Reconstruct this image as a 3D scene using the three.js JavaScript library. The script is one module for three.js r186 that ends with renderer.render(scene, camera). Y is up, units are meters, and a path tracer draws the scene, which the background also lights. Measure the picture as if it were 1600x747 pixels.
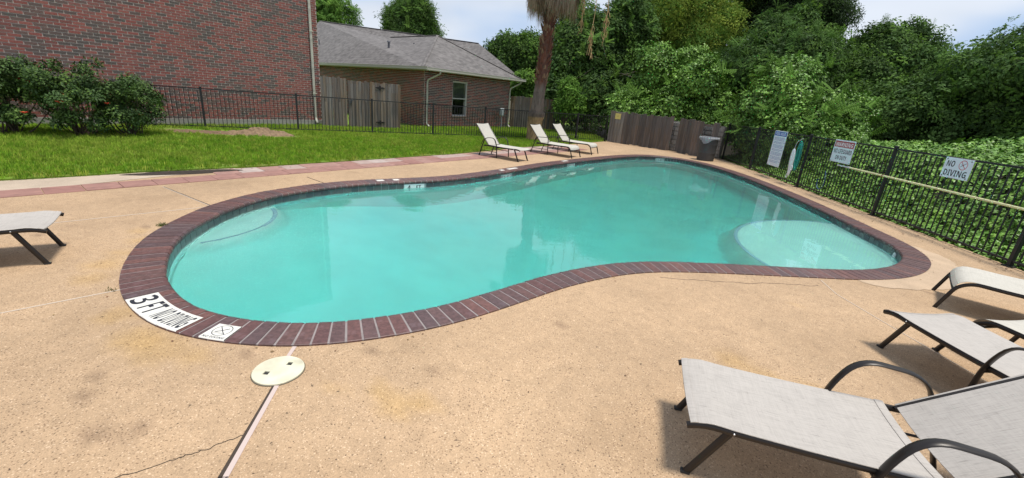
import * as THREE from 'three';
import { mergeGeometries } from 'three/addons/utils/BufferGeometryUtils.js';
import { RoundedBoxGeometry } from 'three/addons/geometries/RoundedBoxGeometry.js';

// ------------------------------------------------------------------ camera, sky, sun, exposure
const scene = new THREE.Scene();
const camera = new THREE.PerspectiveCamera(58.27, 1600 / 747, 0.05, 600);
camera.position.set(0, 1.8, 0);
camera.rotation.set(-0.322527, 0, 0.0876833);
const renderer = new THREE.WebGLRenderer({ antialias: true });
renderer.toneMapping = THREE.LinearToneMapping;
renderer.toneMappingExposure = 1.24;
renderer.shadowMap.enabled = true;

let seedState = 7;
const rnd = () => { seedState = (seedState + 0x6d2b79f5) | 0; let t = Math.imul(seedState ^ (seedState >>> 15), 1 | seedState); t = (t + Math.imul(t ^ (t >>> 7), 61 | t)) ^ t; return ((t ^ (t >>> 14)) >>> 0) / 4294967296; };
const seed = (n) => { seedState = n * 7919 + 13; };
const rr = (a, b) => a + (b - a) * rnd();
const pick = (a) => a[Math.floor(rnd() * a.length)];
const clamp = (x, a = 0, b = 1) => Math.min(b, Math.max(a, x));
const sstep = (a, b, x) => { const t = clamp((x - a) / (b - a)); return t * t * (3 - 2 * t); };
const lerp = (a, b, t) => a + (b - a) * t;
const V = (x, y, z) => new THREE.Vector3(x, y, z);

// value noise, hashed lattice; period p makes it tile
const hash = (i, j, s) => { let h = (i * 374761393 + j * 668265263 + s * 974711) | 0; h = Math.imul(h ^ (h >>> 13), 1274126177); h ^= h >>> 16; return (h >>> 0) / 4294967296; };
function vnoise(x, y, s = 0, p = 0) {
  let i = Math.floor(x), j = Math.floor(y); const fx = x - i, fy = y - j;
  const u = fx * fx * (3 - 2 * fx), v = fy * fy * (3 - 2 * fy);
  const w = (k) => (p ? ((k % p) + p) % p : k);
  const a = hash(w(i), w(j), s), b = hash(w(i + 1), w(j), s), c = hash(w(i), w(j + 1), s), d = hash(w(i + 1), w(j + 1), s);
  return a + (b - a) * u + (c - a) * v + (a - b - c + d) * u * v;
}
function fbm(x, y, oct = 4, s = 0, p = 0) { let t = 0, a = 0.5, n = 0; for (let o = 0; o < oct; o++) { t += a * vnoise(x, y, s + o, p); n += a; x *= 2; y *= 2; p *= 2; a *= 0.5; } return t / n; }

{ // sky: pale summer haze with thin broken cloud
  const W = 1024, H = 512, data = new Float32Array(W * H * 4);
  for (let r = 0; r < H; r++) for (let c = 0; c < W; c++) {
    const el = ((r + 0.5) / H - 0.5) * Math.PI, az = ((c + 0.5) / W - 0.5) * 2 * Math.PI;
    const y = Math.sin(el), x = Math.cos(az) * Math.cos(el), z = Math.sin(az) * Math.cos(el), up = Math.max(0, y);
    const k = 1 / (up + 0.16), px = x * k * 1.15 + 11.3, pz = z * k * 1.15 + 4.1;
    const q = fbm(px, pz, 5, 3), q2 = fbm(px * 0.45 + 20, pz * 0.45, 3, 9);
    const cloud = sstep(0.40, 0.66, q * 0.62 + q2 * 0.45) * 0.9;
    const t = Math.pow(up, 0.55), o = (r * W + c) * 4;
    const base = [lerp(0.54, 0.24, t), lerp(0.68, 0.40, t), lerp(0.87, 0.70, t)];
    const cl = [0.74, 0.79, 0.87], shade = 0.86 + 0.2 * fbm(px * 2, pz * 2, 3, 21);
    for (let i = 0; i < 3; i++) data[o + i] = 0.88 * lerp(base[i], cl[i] * shade, cloud);
    data[o + 3] = 1;
  }
  const sky = new THREE.DataTexture(data, W, H, THREE.RGBAFormat, THREE.FloatType);
  sky.mapping = THREE.EquirectangularReflectionMapping; sky.magFilter = THREE.LinearFilter; sky.needsUpdate = true;
  scene.background = sky; scene.environment = sky;
}
const sun = new THREE.DirectionalLight(new THREE.Color(1.0, 0.95, 0.86), 3.5);
sun.position.set(10, 50, 5); sun.target.position.set(0, 0, 0);
sun.castShadow = true; sun.shadow.radius = 21;
Object.assign(sun.shadow.camera, { left: -35, right: 35, top: 35, bottom: -35, near: 1, far: 160 }); sun.shadow.mapSize.set(4096, 4096);
scene.add(sun, sun.target);

// ------------------------------------------------------------------ helpers
const taken = new Map();
function numbered(n) { const k = taken.get(n) ?? 0; taken.set(n, k + 1); return k ? `${n}_${String(k).padStart(3, '0')}` : n; }
function tag(o, label, category, group) { o.userData.label = label; o.userData.category = category; if (group) o.userData.group = group; return o; }
function thing(name, label, category, pos = [0, 0, 0], turn = 0, group) {
  const g = new THREE.Group(); g.name = numbered(name); g.position.set(...pos); g.rotation.y = turn; scene.add(g); return tag(g, label, category, group);
}
function part(name, geo, mat, parent) { const m = new THREE.Mesh(geo, mat); m.name = name; m.castShadow = m.receiveShadow = true; parent.add(m); return m; }
function struct(name, geo, mat) { const m = part(numbered(name), geo, mat, scene); m.userData.kind = 'structure'; return m; }
function merge(list) { // position, normal, uv (+color if any has it)
  const col = list.some((g) => g.attributes.color);
  const fixed = list.map((g0) => {
    const g = g0.index ? g0.toNonIndexed() : g0;
    for (const k of Object.keys(g.attributes)) if (!['position', 'normal', 'uv', 'color'].includes(k)) g.deleteAttribute(k);
    if (!g.attributes.uv) g.setAttribute('uv', new THREE.BufferAttribute(new Float32Array(g.attributes.position.count * 2), 2));
    if (!g.attributes.normal) g.computeVertexNormals();
    if (col && !g.attributes.color) g.setAttribute('color', new THREE.BufferAttribute(new Float32Array(g.attributes.position.count * 3).fill(1), 3));
    return g;
  });
  return mergeGeometries(fixed, false);
}
function boxAt(w, h, d, x, y, z, ry = 0, rx = 0, rz = 0) { const g = new THREE.BoxGeometry(w, h, d); if (rx) g.rotateX(rx); if (rz) g.rotateZ(rz); if (ry) g.rotateY(ry); g.translate(x, y, z); return g; }
function tint(g, c) { const n = g.attributes.position.count, a = new Float32Array(n * 3); for (let i = 0; i < n; i++) { a[i * 3] = c[0]; a[i * 3 + 1] = c[1]; a[i * 3 + 2] = c[2]; } g.setAttribute('color', new THREE.BufferAttribute(a, 3)); return g; }
// tube through points with rounded corners; oval section ra (sideways) x rb
function tube(pts, ra = 0.014, rb = ra, seg = 10, corner = 0.05, side = null) {
  const P = pts.map((p) => (p.isVector3 ? p.clone() : V(...p))), out = [P[0]];
  for (let i = 1; i < P.length - 1; i++) {
    const a = P[i - 1].clone().sub(P[i]), b = P[i + 1].clone().sub(P[i]), r = Math.min(corner, a.length() * 0.48, b.length() * 0.48);
    const s = P[i].clone().addScaledVector(a.normalize(), r), e = P[i].clone().addScaledVector(b.normalize(), r);
    for (let k = 0; k <= 6; k++) { const t = k / 6; out.push(s.clone().multiplyScalar((1 - t) * (1 - t)).addScaledVector(P[i], 2 * t * (1 - t)).addScaledVector(e, t * t)); }
  }
  out.push(P[P.length - 1]);
  const pos = [], uv = [], idx = []; let N = side ? side.clone() : null, L = 0;
  for (let i = 0; i < out.length; i++) {
    const T = out[Math.min(i + 1, out.length - 1)].clone().sub(out[Math.max(i - 1, 0)]).normalize();
    if (!N) { N = Math.abs(T.y) < 0.9 ? V(0, 1, 0) : V(1, 0, 0); N.cross(T); }
    N.addScaledVector(T, -N.dot(T)).normalize(); const B = T.clone().cross(N).normalize();
    if (i) L += out[i].distanceTo(out[i - 1]);
    for (let k = 0; k <= seg; k++) { const a = (k / seg) * 2 * Math.PI, c = Math.cos(a) * ra, s = Math.sin(a) * rb; pos.push(out[i].x + N.x * c + B.x * s, out[i].y + N.y * c + B.y * s, out[i].z + N.z * c + B.z * s); uv.push(k / seg * 6.28 * ra, L); }
  }
  const w = seg + 1;
  for (let i = 0; i < out.length - 1; i++) for (let k = 0; k < seg; k++) { const a = i * w + k; idx.push(a, a + 1, a + w, a + 1, a + w + 1, a + w); }
  for (const [i, f] of [[0, 1], [out.length - 1, 0]]) { const c = pos.length / 3; pos.push(out[i].x, out[i].y, out[i].z); uv.push(0, 0); for (let k = 0; k < seg; k++) f ? idx.push(c, i * w + k + 1, i * w + k) : idx.push(c, i * w + k, i * w + k + 1); }
  const g = new THREE.BufferGeometry(); g.setAttribute('position', new THREE.Float32BufferAttribute(pos, 3)); g.setAttribute('uv', new THREE.Float32BufferAttribute(uv, 2)); g.setIndex(idx); g.computeVertexNormals(); return g;
}
// ---- textures
const toS = (x) => { x = clamp(x); return Math.round(255 * (x <= 0.0031308 ? 12.92 * x : 1.055 * Math.pow(x, 1 / 2.4) - 0.055)); };
function colorTex(n, fn, rep = 1, m = n) {
  const d = new Uint8Array(n * m * 4);
  for (let j = 0; j < m; j++) for (let i = 0; i < n; i++) { const c = fn(i / n, j / m), o = (j * n + i) * 4; d[o] = toS(c[0]); d[o + 1] = toS(c[1]); d[o + 2] = toS(c[2]); d[o + 3] = 255; }
  return finish(new THREE.DataTexture(d, n, m), rep, true);
}
function grayTex(n, fn, rep = 1) {
  const d = new Uint8Array(n * n * 4);
  for (let j = 0; j < n; j++) for (let i = 0; i < n; i++) { const c = clamp(fn(i / n, j / n)) * 255, o = (j * n + i) * 4; d[o] = d[o + 1] = d[o + 2] = c; d[o + 3] = 255; }
  return finish(new THREE.DataTexture(d, n, n), rep, false);
}
function finish(t, rep, srgb) { t.wrapS = t.wrapT = THREE.RepeatWrapping; t.magFilter = THREE.LinearFilter; t.minFilter = THREE.LinearMipmapLinearFilter; t.repeat.set(rep, rep); if (srgb) t.colorSpace = THREE.SRGBColorSpace; t.needsUpdate = true; return t; }
const rgb = (r, g, b) => new THREE.Color().setRGB(r, g, b);
const std = (c, roughness = 0.8, o = {}) => new THREE.MeshStandardMaterial({ color: rgb(...c), roughness, ...o });
const phys = (c, roughness, o) => new THREE.MeshPhysicalMaterial({ color: rgb(...c), roughness, ...o });

const grain = grayTex(512, (u, v) => 0.55 * fbm(u * 16, v * 16, 4, 5, 16) + 0.45 * hash(Math.floor(u * 512), Math.floor(v * 512), 4), 1);
const mottle = colorTex(512, (u, v) => { const a = 0.72 + 0.56 * fbm(u * 10, v * 10, 5, 31, 10); return [a * 0.7, a * 0.7, a * 0.7]; });
const metalMat = std([0.018, 0.016, 0.015], 0.42, { metalness: 0.3 });
const fenceMat = std([0.012, 0.013, 0.014], 0.5);

// ------------------------------------------------------------------ pool outline (coping's outer edge, metres)
const OUT0 = [[-3.2, -3.13], [-3.35, -3.29], [-3.44, -3.4], [-3.59, -3.61], [-3.87, -4.07], [-4.02, -4.43], [-4.1, -4.74], [-4.19, -5.21], [-4.22, -5.65], [-4.17, -6.15], [-4.06, -6.61], [-3.86, -7.0], [-3.66, -7.38], [-3.27, -7.87], [-2.78, -8.31], [-2.35, -8.63], [-1.9, -8.98], [-1.43, -9.46], [-0.93, -10.14], [-0.16, -11.28], [0.45, -12.28], [1.41, -13.6], [2.4, -14.84], [3.57, -16.21], [4.38, -16.95], [5.34, -17.4], [6.17, -17.26], [6.85, -16.42], [7.2, -15.07], [7.3, -13.48], [7.24, -11.85], [7.12, -10.49], [6.96, -9.3], [6.81, -8.34], [6.67, -7.55], [6.55, -6.89], [6.38, -6.41], [6.16, -6.03], [5.89, -5.74], [5.51, -5.43], [5.06, -5.18], [4.58, -5.02], [4.2, -4.95], [3.85, -4.92], [3.38, -4.87], [2.92, -4.82], [2.46, -4.77], [2.1, -4.72], [1.79, -4.66], [1.49, -4.56], [1.18, -4.41], [0.89, -4.21], [0.61, -4.01], [0.4, -3.81], [0.2, -3.62], [0.04, -3.47], [-0.13, -3.31], [-0.3, -3.16], [-0.47, -3.03], [-0.65, -2.91], [-0.77, -2.84], [-0.88, -2.78], [-1.12, -2.67], [-1.32, -2.6], [-1.62, -2.54], [-1.84, -2.535], [-1.97, -2.54], [-2.11, -2.555], [-2.23, -2.575], [-2.34, -2.6], [-2.49, -2.645], [-2.65, -2.72], [-2.83, -2.83], [-3.0, -2.96]];
const COPE = 0.325, WATER_Y = -0.128;
function resample(pts, n) { const c = new THREE.CatmullRomCurve3(pts.map((p) => V(p[0], 0, p[1])), true, 'centripetal'); c.arcLengthDivisions = 2000; return c.getSpacedPoints(n).slice(0, n).map((p) => [p.x, p.z]); }
function smooth(pts, k) { const n = pts.length; for (let it = 0; it < k; it++) pts = pts.map((p, i) => { const a = pts[(i + n - 1) % n], b = pts[(i + 1) % n]; return [p[0] * 0.5 + (a[0] + b[0]) * 0.25, p[1] * 0.5 + (a[1] + b[1]) * 0.25]; }); return pts; }
const NP = 640;
let OUTER = resample(smooth(resample(OUT0, NP), 22), NP);
let perim = 0; for (let i = 0; i < NP; i++) perim += Math.hypot(OUTER[(i + 1) % NP][0] - OUTER[i][0], OUTER[(i + 1) % NP][1] - OUTER[i][1]);
let area2 = 0; for (let i = 0; i < NP; i++) { const a = OUTER[i], b = OUTER[(i + 1) % NP]; area2 += a[0] * b[1] - b[0] * a[1]; }
const INSIDE = area2 > 0 ? 1 : -1;
const NORM = OUTER.map((p, i) => { const a = OUTER[(i + NP - 2) % NP], b = OUTER[(i + 2) % NP], l = Math.hypot(b[0] - a[0], b[1] - a[1]); return [-INSIDE * (b[1] - a[1]) / l, INSIDE * (b[0] - a[0]) / l]; });
const offset = (d) => OUTER.map((p, i) => [p[0] + NORM[i][0] * d, p[1] + NORM[i][1] * d]);
const atU = (u, d = 0) => { const f = (((u / perim) * NP) % NP + NP) % NP, i = Math.floor(f), t = f - i, j = (i + 1) % NP; return [lerp(OUTER[i][0] + NORM[i][0] * d, OUTER[j][0] + NORM[j][0] * d, t), lerp(OUTER[i][1] + NORM[i][1] * d, OUTER[j][1] + NORM[j][1] * d, t)]; };
const uNear = (x, z) => { let b = 1e9, k = 0; OUTER.forEach((p, i) => { const d = (p[0] - x) ** 2 + (p[1] - z) ** 2; if (d < b) { b = d; k = i; } }); return (k / NP) * perim; };
function inside(poly, x, z) { let r = false; for (let i = 0, j = poly.length - 1; i < poly.length; j = i++) { const [xi, zi] = poly[i], [xj, zj] = poly[j]; if ((zi > z) !== (zj > z) && x < ((xj - xi) * (z - zi)) / (zj - zi) + xi) r = !r; } return r; }
const INNER = offset(COPE), MID = offset(COPE * 0.55);
const shapeOf = (poly) => new THREE.Shape(poly.map((p) => new THREE.Vector2(p[0], -p[1])));
const flat = (g, y) => { g.rotateX(-Math.PI / 2); g.translate(0, y, 0); return g; };

// ------------------------------------------------------------------ ground, deck, lawn
const fenceX = (z) => 6.8816 - 0.08648 * z;              // line of the iron fence beside the pool
const GRASS = [[-13, 0.2], [-7.494, -5.976], [-7.233, -6.254], [-6.782, -6.812], [-6.412, -7.3], [-5.775, -7.939], [-5.16, -8.6], [-3.858, -10.25], [-2.074, -12.62], [0.426, -16.6], [2.6, -19.6], [4.3, -22.2]];
const grassEdge = (x) => { for (let i = 0; i < GRASS.length - 1; i++) { const a = GRASS[i], b = GRASS[i + 1]; if (x >= a[0] && x <= b[0]) return lerp(a[1], b[1], (x - a[0]) / (b[0] - a[0])); } return x < -13 ? 0.2 : -22.3; };
{
  const s = shapeOf([[-260, 120], [260, 120], [260, -260], [-260, -260]]); s.holes.push(new THREE.Path(offset(-0.25).map((p) => new THREE.Vector2(p[0], -p[1]))));
  const soil = colorTex(256, (u, v) => { const a = 0.6 + 0.8 * fbm(u * 8, v * 8, 5, 61, 8); return [0.085 * a, 0.066 * a, 0.04 * a]; }, 0.5);
  struct('ground', flat(new THREE.ShapeGeometry(s), -0.05), std([1, 1, 1], 1, { map: soil }));
}
{ // pool deck: tan exposed-aggregate concrete, stains as vertex colours
  const speck = colorTex(2048, (u, v) => {
    const big = fbm(u * 6, v * 6, 4, 11, 6), mid = fbm(u * 60, v * 60, 3, 17, 60), i = Math.floor(u * 640), j = Math.floor(v * 640), h = hash(i, j, 2), h2 = hash(Math.floor(u * 1100), Math.floor(v * 1100), 8), pit = fbm(u * 230, v * 230, 2, 41, 230);
    let a = 0.80 + 0.2 * big + 0.2 * (mid - 0.5) + 0.3 * (h2 - 0.5) + 0.16 * (h - 0.5); let r = 0.452 * a, g = 0.307 * a, b = 0.184 * a;
    if (h > 0.965) { r *= 1.3; g *= 1.38; b *= 1.5; } else if (h < 0.025 + 0.04 * sstep(0.5, 0.7, big)) { r *= 0.6; g *= 0.56; b *= 0.54; }
    if (pit > 0.82) { const k = 1 - 0.7 * sstep(0.82, 0.92, pit); r *= k; g *= k; b *= k; }
    return [r, g, b];
  }, 0.25);
  const bump = grayTex(1024, (u, v) => 0.5 * fbm(u * 120, v * 120, 3, 17, 120) + 0.5 * hash(Math.floor(u * 512), Math.floor(v * 512), 2), 0.5);
  const step = 0.085, z0 = 3.5, z1 = -23, nz = Math.round((z0 - z1) / step), nx = Math.round(18 / step), pos = [], uv = [], col = [], idx = [];
  const blobs = []; // orange leaf stains and dark drip marks seen on the deck
  seed(5);
  for (const [x, z, r, k] of [[-2.3, -2.42, 0.16, 1], [-2.55, -2.5, 0.14, 1], [-2.0, -2.36, 0.1, 1], [-2.9, -2.75, 0.13, 1], [-0.75, -2.2, 0.07, 1], [-0.6, -2.08, 0.09, 1], [-0.45, -2.12, 0.06, 1], [-1.0, -2.2, 0.05, 1], [-3.6, -3.3, 0.12, 1], [-3.75, -3.6, 0.12, 1], [-3.85, -3.9, 0.12, 1], [-3.95, -4.25, 0.12, 1], [-4.2, -4.5, 0.1, 1], [1.75, -2.9, 0.14, 1], [1.95, -2.7, 0.1, 1], [2.2, -2.55, 0.12, 1], [3.12, -2.95, 0.07, 2], [3.2, -2.8, 0.06, 2], [-2.0, -1.7, 0.09, 2], [-1.85, -1.75, 0.06, 2]]) blobs.push([x, z, r, k]);
  for (let i = 0; i < 60; i++) blobs.push([rr(-6, 6), rr(-5, 0), rr(0.02, 0.045), rnd() < 0.4 ? 1 : 2]);
  for (let j = 0; j <= nz; j++) for (let i = 0; i <= nx; i++) {
    const z = lerp(z0, z1, j / nz), x = lerp(-13.5, fenceX(z) + 0.06, i / nx); pos.push(x, 0, z); uv.push(x, z);
    const n = fbm(x * 0.8, z * 0.8, 4, 71), n2 = fbm(x * 3.1, z * 3.1, 3, 77); let c = [0.86 + 0.26 * n, 0.86 + 0.26 * n, 0.86 + 0.26 * n];
    const dirt = sstep(0.55, 0.85, fbm(x * 2.6 + 5, z * 2.6, 5, 91)) * 0.1; c = [c[0] * (1 - dirt), c[1] * (1 - dirt * 1.1), c[2] * (1 - dirt * 1.25)];
    for (const [bx, bz, r, k] of blobs) { const d = Math.hypot(x - bx, z - bz) / r; if (d < 1.6) { const f = (1 - sstep(0.5, 1.5, d + (n2 - 0.5) * 1.4)) * (k === 1 ? 0.42 : 0.42); if (k === 1) { c[1] *= 1 - 0.1 * f; c[2] *= 1 - 0.52 * f; } else { c[0] *= 1 - f * 0.8; c[1] *= 1 - f * 0.85; c[2] *= 1 - f * 0.85; } } }
    col.push(...c);
  }
  const w = nx + 1;
  for (let j = 0; j < nz; j++) for (let i = 0; i < nx; i++) {
    const a = j * w + i, x = (pos[a * 3] + pos[(a + w + 1) * 3]) / 2, z = (pos[a * 3 + 2] + pos[(a + w + 1) * 3 + 2]) / 2;
    if (inside(MID, x, z) || z < grassEdge(x) - 0.15) continue; idx.push(a, a + 1, a + w, a + 1, a + w + 1, a + w);
  }
  const g = new THREE.BufferGeometry(); g.setAttribute('position', new THREE.Float32BufferAttribute(pos, 3)); g.setAttribute('uv', new THREE.Float32BufferAttribute(uv, 2)); g.setAttribute('color', new THREE.Float32BufferAttribute(col, 3)); g.setIndex(idx); g.computeVertexNormals();
  struct('pool_deck', g, std([1, 1, 1], 0.88, { map: speck, vertexColors: true, bumpMap: bump, bumpScale: 0.004 }));
  const L = 26, m = struct('deck_edge', boxAt(0.03, 0.16, L, 0, 0, 0), std([0.4, 0.3, 0.2], 0.9, { map: mottle })); m.position.set(fenceX(-10) + 0.072, -0.084, -10); m.rotation.y = Math.atan(-0.08648);
}
{ // joint strips and cracks in the deck
  const strip = std([0.5, 0.4, 0.36], 0.75), thinS = std([0.52, 0.43, 0.34], 0.75), dark = std([0.05, 0.035, 0.025], 0.95);
  const line = (pts, w, y, mat, name) => { const gs = []; for (let i = 0; i < pts.length - 1; i++) { const [a, b] = [pts[i], pts[i + 1]], l = Math.hypot(b[0] - a[0], b[1] - a[1]); gs.push(boxAt(l + w * 0.4, 0.006, w, (a[0] + b[0]) / 2, y, (a[1] + b[1]) / 2, Math.atan2(-(b[1] - a[1]), b[0] - a[0]))); } struct(name, merge(gs), mat); };
  line([[-1.353, -2.158], [-1.236, -1.509], [-0.98, 0.1], [-0.6, 2.6]], 0.026, 0.001, strip, 'deck_joint');
  line([[-1.362, -2.158], [-1.252, -1.509], [-1.0, 0.1]], 0.036, -0.0012, dark, 'deck_joint');
  line([[-1.456, -2.575], [-1.44, -2.46]], 0.026, 0.001, strip, 'deck_joint');
  line([[-6.5, 0.5], [-3.642, -2.668], [-3.2, -3.16]], 0.013, 0.001, thinS, 'deck_joint');
  line([[-7.4, -2.0], [-5.193, -4.512], [-4.18, -5.65]], 0.014, 0.001, thinS, 'deck_joint');
  line([[-5.48, -6.43], [-4.21, -5.665]], 0.01, 0.001, thinS, 'deck_joint');
  line([[-5.474, -6.441], [-4.2, -5.68]], 0.009, 0.001, dark, 'deck_joint');
  line([[3.754, -4.85], [3.662, -4.445], [3.70, -3.8], [3.772, -2.892], [3.85, -1.6], [4, 1]], 0.009, 0.001, thinS, 'deck_joint');
  line([[-3.986, -8.003], [-3.45, -7.6]], 0.012, 0.001, dark, 'deck_joint');
  seed(21); const cr = []; const base = [[-1.31, -1.765], [-1.36, -1.73], [-1.413, -1.67], [-1.47, -1.63], [-1.519, -1.598], [-1.6, -1.53], [-1.707, -1.46], [-1.85, -1.3]];
  base.forEach((p, i) => { cr.push(p); if (i < base.length - 1) for (let k = 1; k < 5; k++) { const q = base[i + 1]; cr.push([lerp(p[0], q[0], k / 5) + rr(-0.007, 0.007), lerp(p[1], q[1], k / 5) + rr(-0.007, 0.007)]); } });
  line(cr, 0.0045, -0.0015, dark, 'deck_crack');
  const c2 = []; for (let k = 0; k < 26; k++) { const t = k / 25; c2.push([lerp(1.7, 3.6, t), lerp(-4.5, -4.62, t) + rr(-0.02, 0.02) + Math.sin(t * 5) * 0.03]); } line(c2, 0.006, -0.0015, dark, 'deck_crack');
}
{ // older, paler concrete slab along the lawn and a trowelled cement repair round the pool's end: sheets with edges of their own
  const cem = (n, r, g, b) => colorTex(512, (u, v) => { const a = 0.72 + 0.4 * fbm(u * 7, v * 7, 5, n, 7) + 0.22 * (hash(Math.floor(u * 300), Math.floor(v * 300), n) - 0.5); return [r * a, g * a, b * a]; }, 0.5);
  seed(27); const lo = [], hi = []; for (let k = 0; k <= 60; k++) { const x = lerp(-12.6, -5.55, k / 60), e = grassEdge(x), w = lerp(0.9, 0.05, sstep(-7.2, -5.55, x)) + 0.12 * (fbm(x * 5, 3, 3, 29) - 0.5); hi.push([x, e - 0.06]); lo.push([x + 0.25, e + Math.max(0.03, w)]); }
  struct('concrete_walk', flat(new THREE.ShapeGeometry(shapeOf([...hi, ...lo.reverse()])), 0.004), std([1, 1, 1], 0.92, { map: cem(33, 0.44, 0.35, 0.265), bumpMap: grain, bumpScale: 0.003 }));
  const u0 = uNear(6.52, -6.85), u1 = uNear(4.3, -4.97), a = [], b = []; for (let k = 0; k <= 50; k++) { const u = lerp(u0, u1, k / 50), t = Math.sin((k / 50) * Math.PI); a.push(atU(u, 0.02)); b.push(atU(u, -0.06 - 0.36 * Math.pow(t, 0.6) * (0.6 + 0.8 * fbm(k * 0.3, 1, 3, 31)))); }
  struct('cement_repair', flat(new THREE.ShapeGeometry(shapeOf([...a, ...b.reverse()])), 0.004), std([1, 1, 1], 0.9, { map: cem(35, 0.46, 0.335, 0.225) }));
}
// lawn
const lawnY = 0.03;
{
  const poly = [[-13, 0.2], ...GRASS.slice(1), [4.4, -24], [4.4, -60], [-60, -60], [-60, 0.2]];
  const t = colorTex(512, (u, v) => { const a = 0.6 + 0.8 * fbm(u * 20, v * 20, 5, 55, 20), d = sstep(0.55, 0.75, fbm(u * 5, v * 5, 4, 58, 5)); return [lerp(0.12, 0.17, d) * a, lerp(0.2, 0.19, d) * a, lerp(0.015, 0.035, d) * a]; }, 0.3);
  const s = shapeOf(poly); const g = new THREE.ExtrudeGeometry(s, { depth: lawnY + 0.04, bevelEnabled: false }); flat(g, -0.04);
  struct('lawn', g, std([1, 1, 1], 1, { map: t }));
  const soil = (name, cx, cz, rx, rz, h, turn, s0) => { // a low heap or spread of bare earth
    const pos = [], idx = [], n = 90, m = 22; for (let r = 0; r <= m; r++) for (let k = 0; k < n; k++) { const a = (k / n) * 6.283, f = r / m, w = f * (0.75 + 0.5 * vnoise(Math.cos(a) * 1.7 + s0, Math.sin(a) * 1.7, s0)), x = Math.cos(a) * rx * w, z = Math.sin(a) * rz * w, c = Math.cos(turn), q = Math.sin(turn); pos.push(cx + x * c - z * q, (h * (1 - f * f) * (0.35 + 0.7 * vnoise(x * 5, z * 5, s0) + 0.6 * vnoise(x * 19, z * 19, s0 + 3))) - 0.004 * f, cz + x * q + z * c); }
    for (let r = 0; r < m; r++) for (let k = 0; k < n; k++) { const a = r * n + k, b = r * n + (k + 1) % n; idx.push(a, b, a + n, b, b + n, a + n); }
    const g2 = new THREE.BufferGeometry(); g2.setAttribute('position', new THREE.Float32BufferAttribute(pos, 3)); g2.setAttribute('uv', new THREE.Float32BufferAttribute(pos.filter((_, i) => i % 3 !== 1), 2)); g2.setIndex(idx); g2.computeVertexNormals(); return g2;
  };
  const dirt = colorTex(256, (u, v) => { const a = 0.5 + fbm(u * 20, v * 20, 4, 65, 20); return [0.20 * a, 0.135 * a, 0.08 * a]; }, 1);
  const m1 = struct('soil_mound', soil('a', 0, 0, 1.1, 0.5, 0.16, -0.55, 4), std([1, 1, 1], 1, { map: dirt })); m1.position.set(-7.9, lawnY, -13.2);
  const m2 = struct('soil_patch', soil('b', 0, 0, 1.3, 0.4, 0.05, -0.45, 9), std([0.75, 0.7, 0.7], 1, { map: dirt })); m2.position.set(-9.2, lawnY, -12.6);
  const m3 = struct('soil_patch', soil('c', 0, 0, 0.95, 0.2, 0.02, -0.75, 2), std([0.16, 0.17, 0.2], 1, { map: dirt })); m3.position.set(-5.95, 0.008, -7.5);
}
{ // paver strip: two rows between deck and lawn
  const A = [-6.62, -5.2], B = [2.35, -16.85], l = Math.hypot(B[0] - A[0], B[1] - A[1]), d = [(B[0] - A[0]) / l, (B[1] - A[1]) / l], n = [d[1], -d[0]];
  const path = new THREE.Group(); path.name = 'paver_path'; path.userData.kind = 'structure'; scene.add(path);
  const nrm = n[0] < 0 ? n : [-n[0], -n[1]];
  const mats = [[0.41, 0.215, 0.175], [0.45, 0.255, 0.21], [0.385, 0.19, 0.155], [0.52, 0.38, 0.33], [0.57, 0.46, 0.41]].map((c) => std(c, 0.85, { map: mottle, bumpMap: grain, bumpScale: 0.002 }));
  const geos = []; for (let k = 0; k < 3; k++) geos.push(new RoundedBoxGeometry(0.405, 0.03, 0.44, 1, 0.006)); geos.forEach((g) => { const p = g.attributes.position, u = g.attributes.uv; const o = rnd(); for (let i = 0; i < p.count; i++) u.setXY(i, p.getX(i) + o, p.getZ(i) + o); });
  seed(33); const turn = Math.atan2(-d[1], d[0]);
  for (let r = 0; r < 3; r++) for (let k = 0; k < 40; k++) {
    const s = 0.21 + k * 0.412 + (r % 2) * 0.13, t = 0.222 + r * 0.447; if (s > l + 0.6) continue;
    const x = A[0] + d[0] * s + nrm[0] * t, z = A[1] + d[1] * s + nrm[1] * t, e = z - grassEdge(x);
    if (e < 0.02 || (r > 0 && s < 2.6) || (r > 1 && s < 11)) continue;
    const m = part('paver', pick(geos), r === 0 ? pick([mats[0], mats[0], mats[1], mats[2]]) : pick([mats[0], mats[3], mats[4], mats[1], mats[3]]), path); m.position.set(x, -0.006 + rr(-0.001, 0.004), z); m.rotation.set(rr(-0.006, 0.006), turn + rr(-0.01, 0.01), rr(-0.006, 0.006));
  }
}

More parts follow.
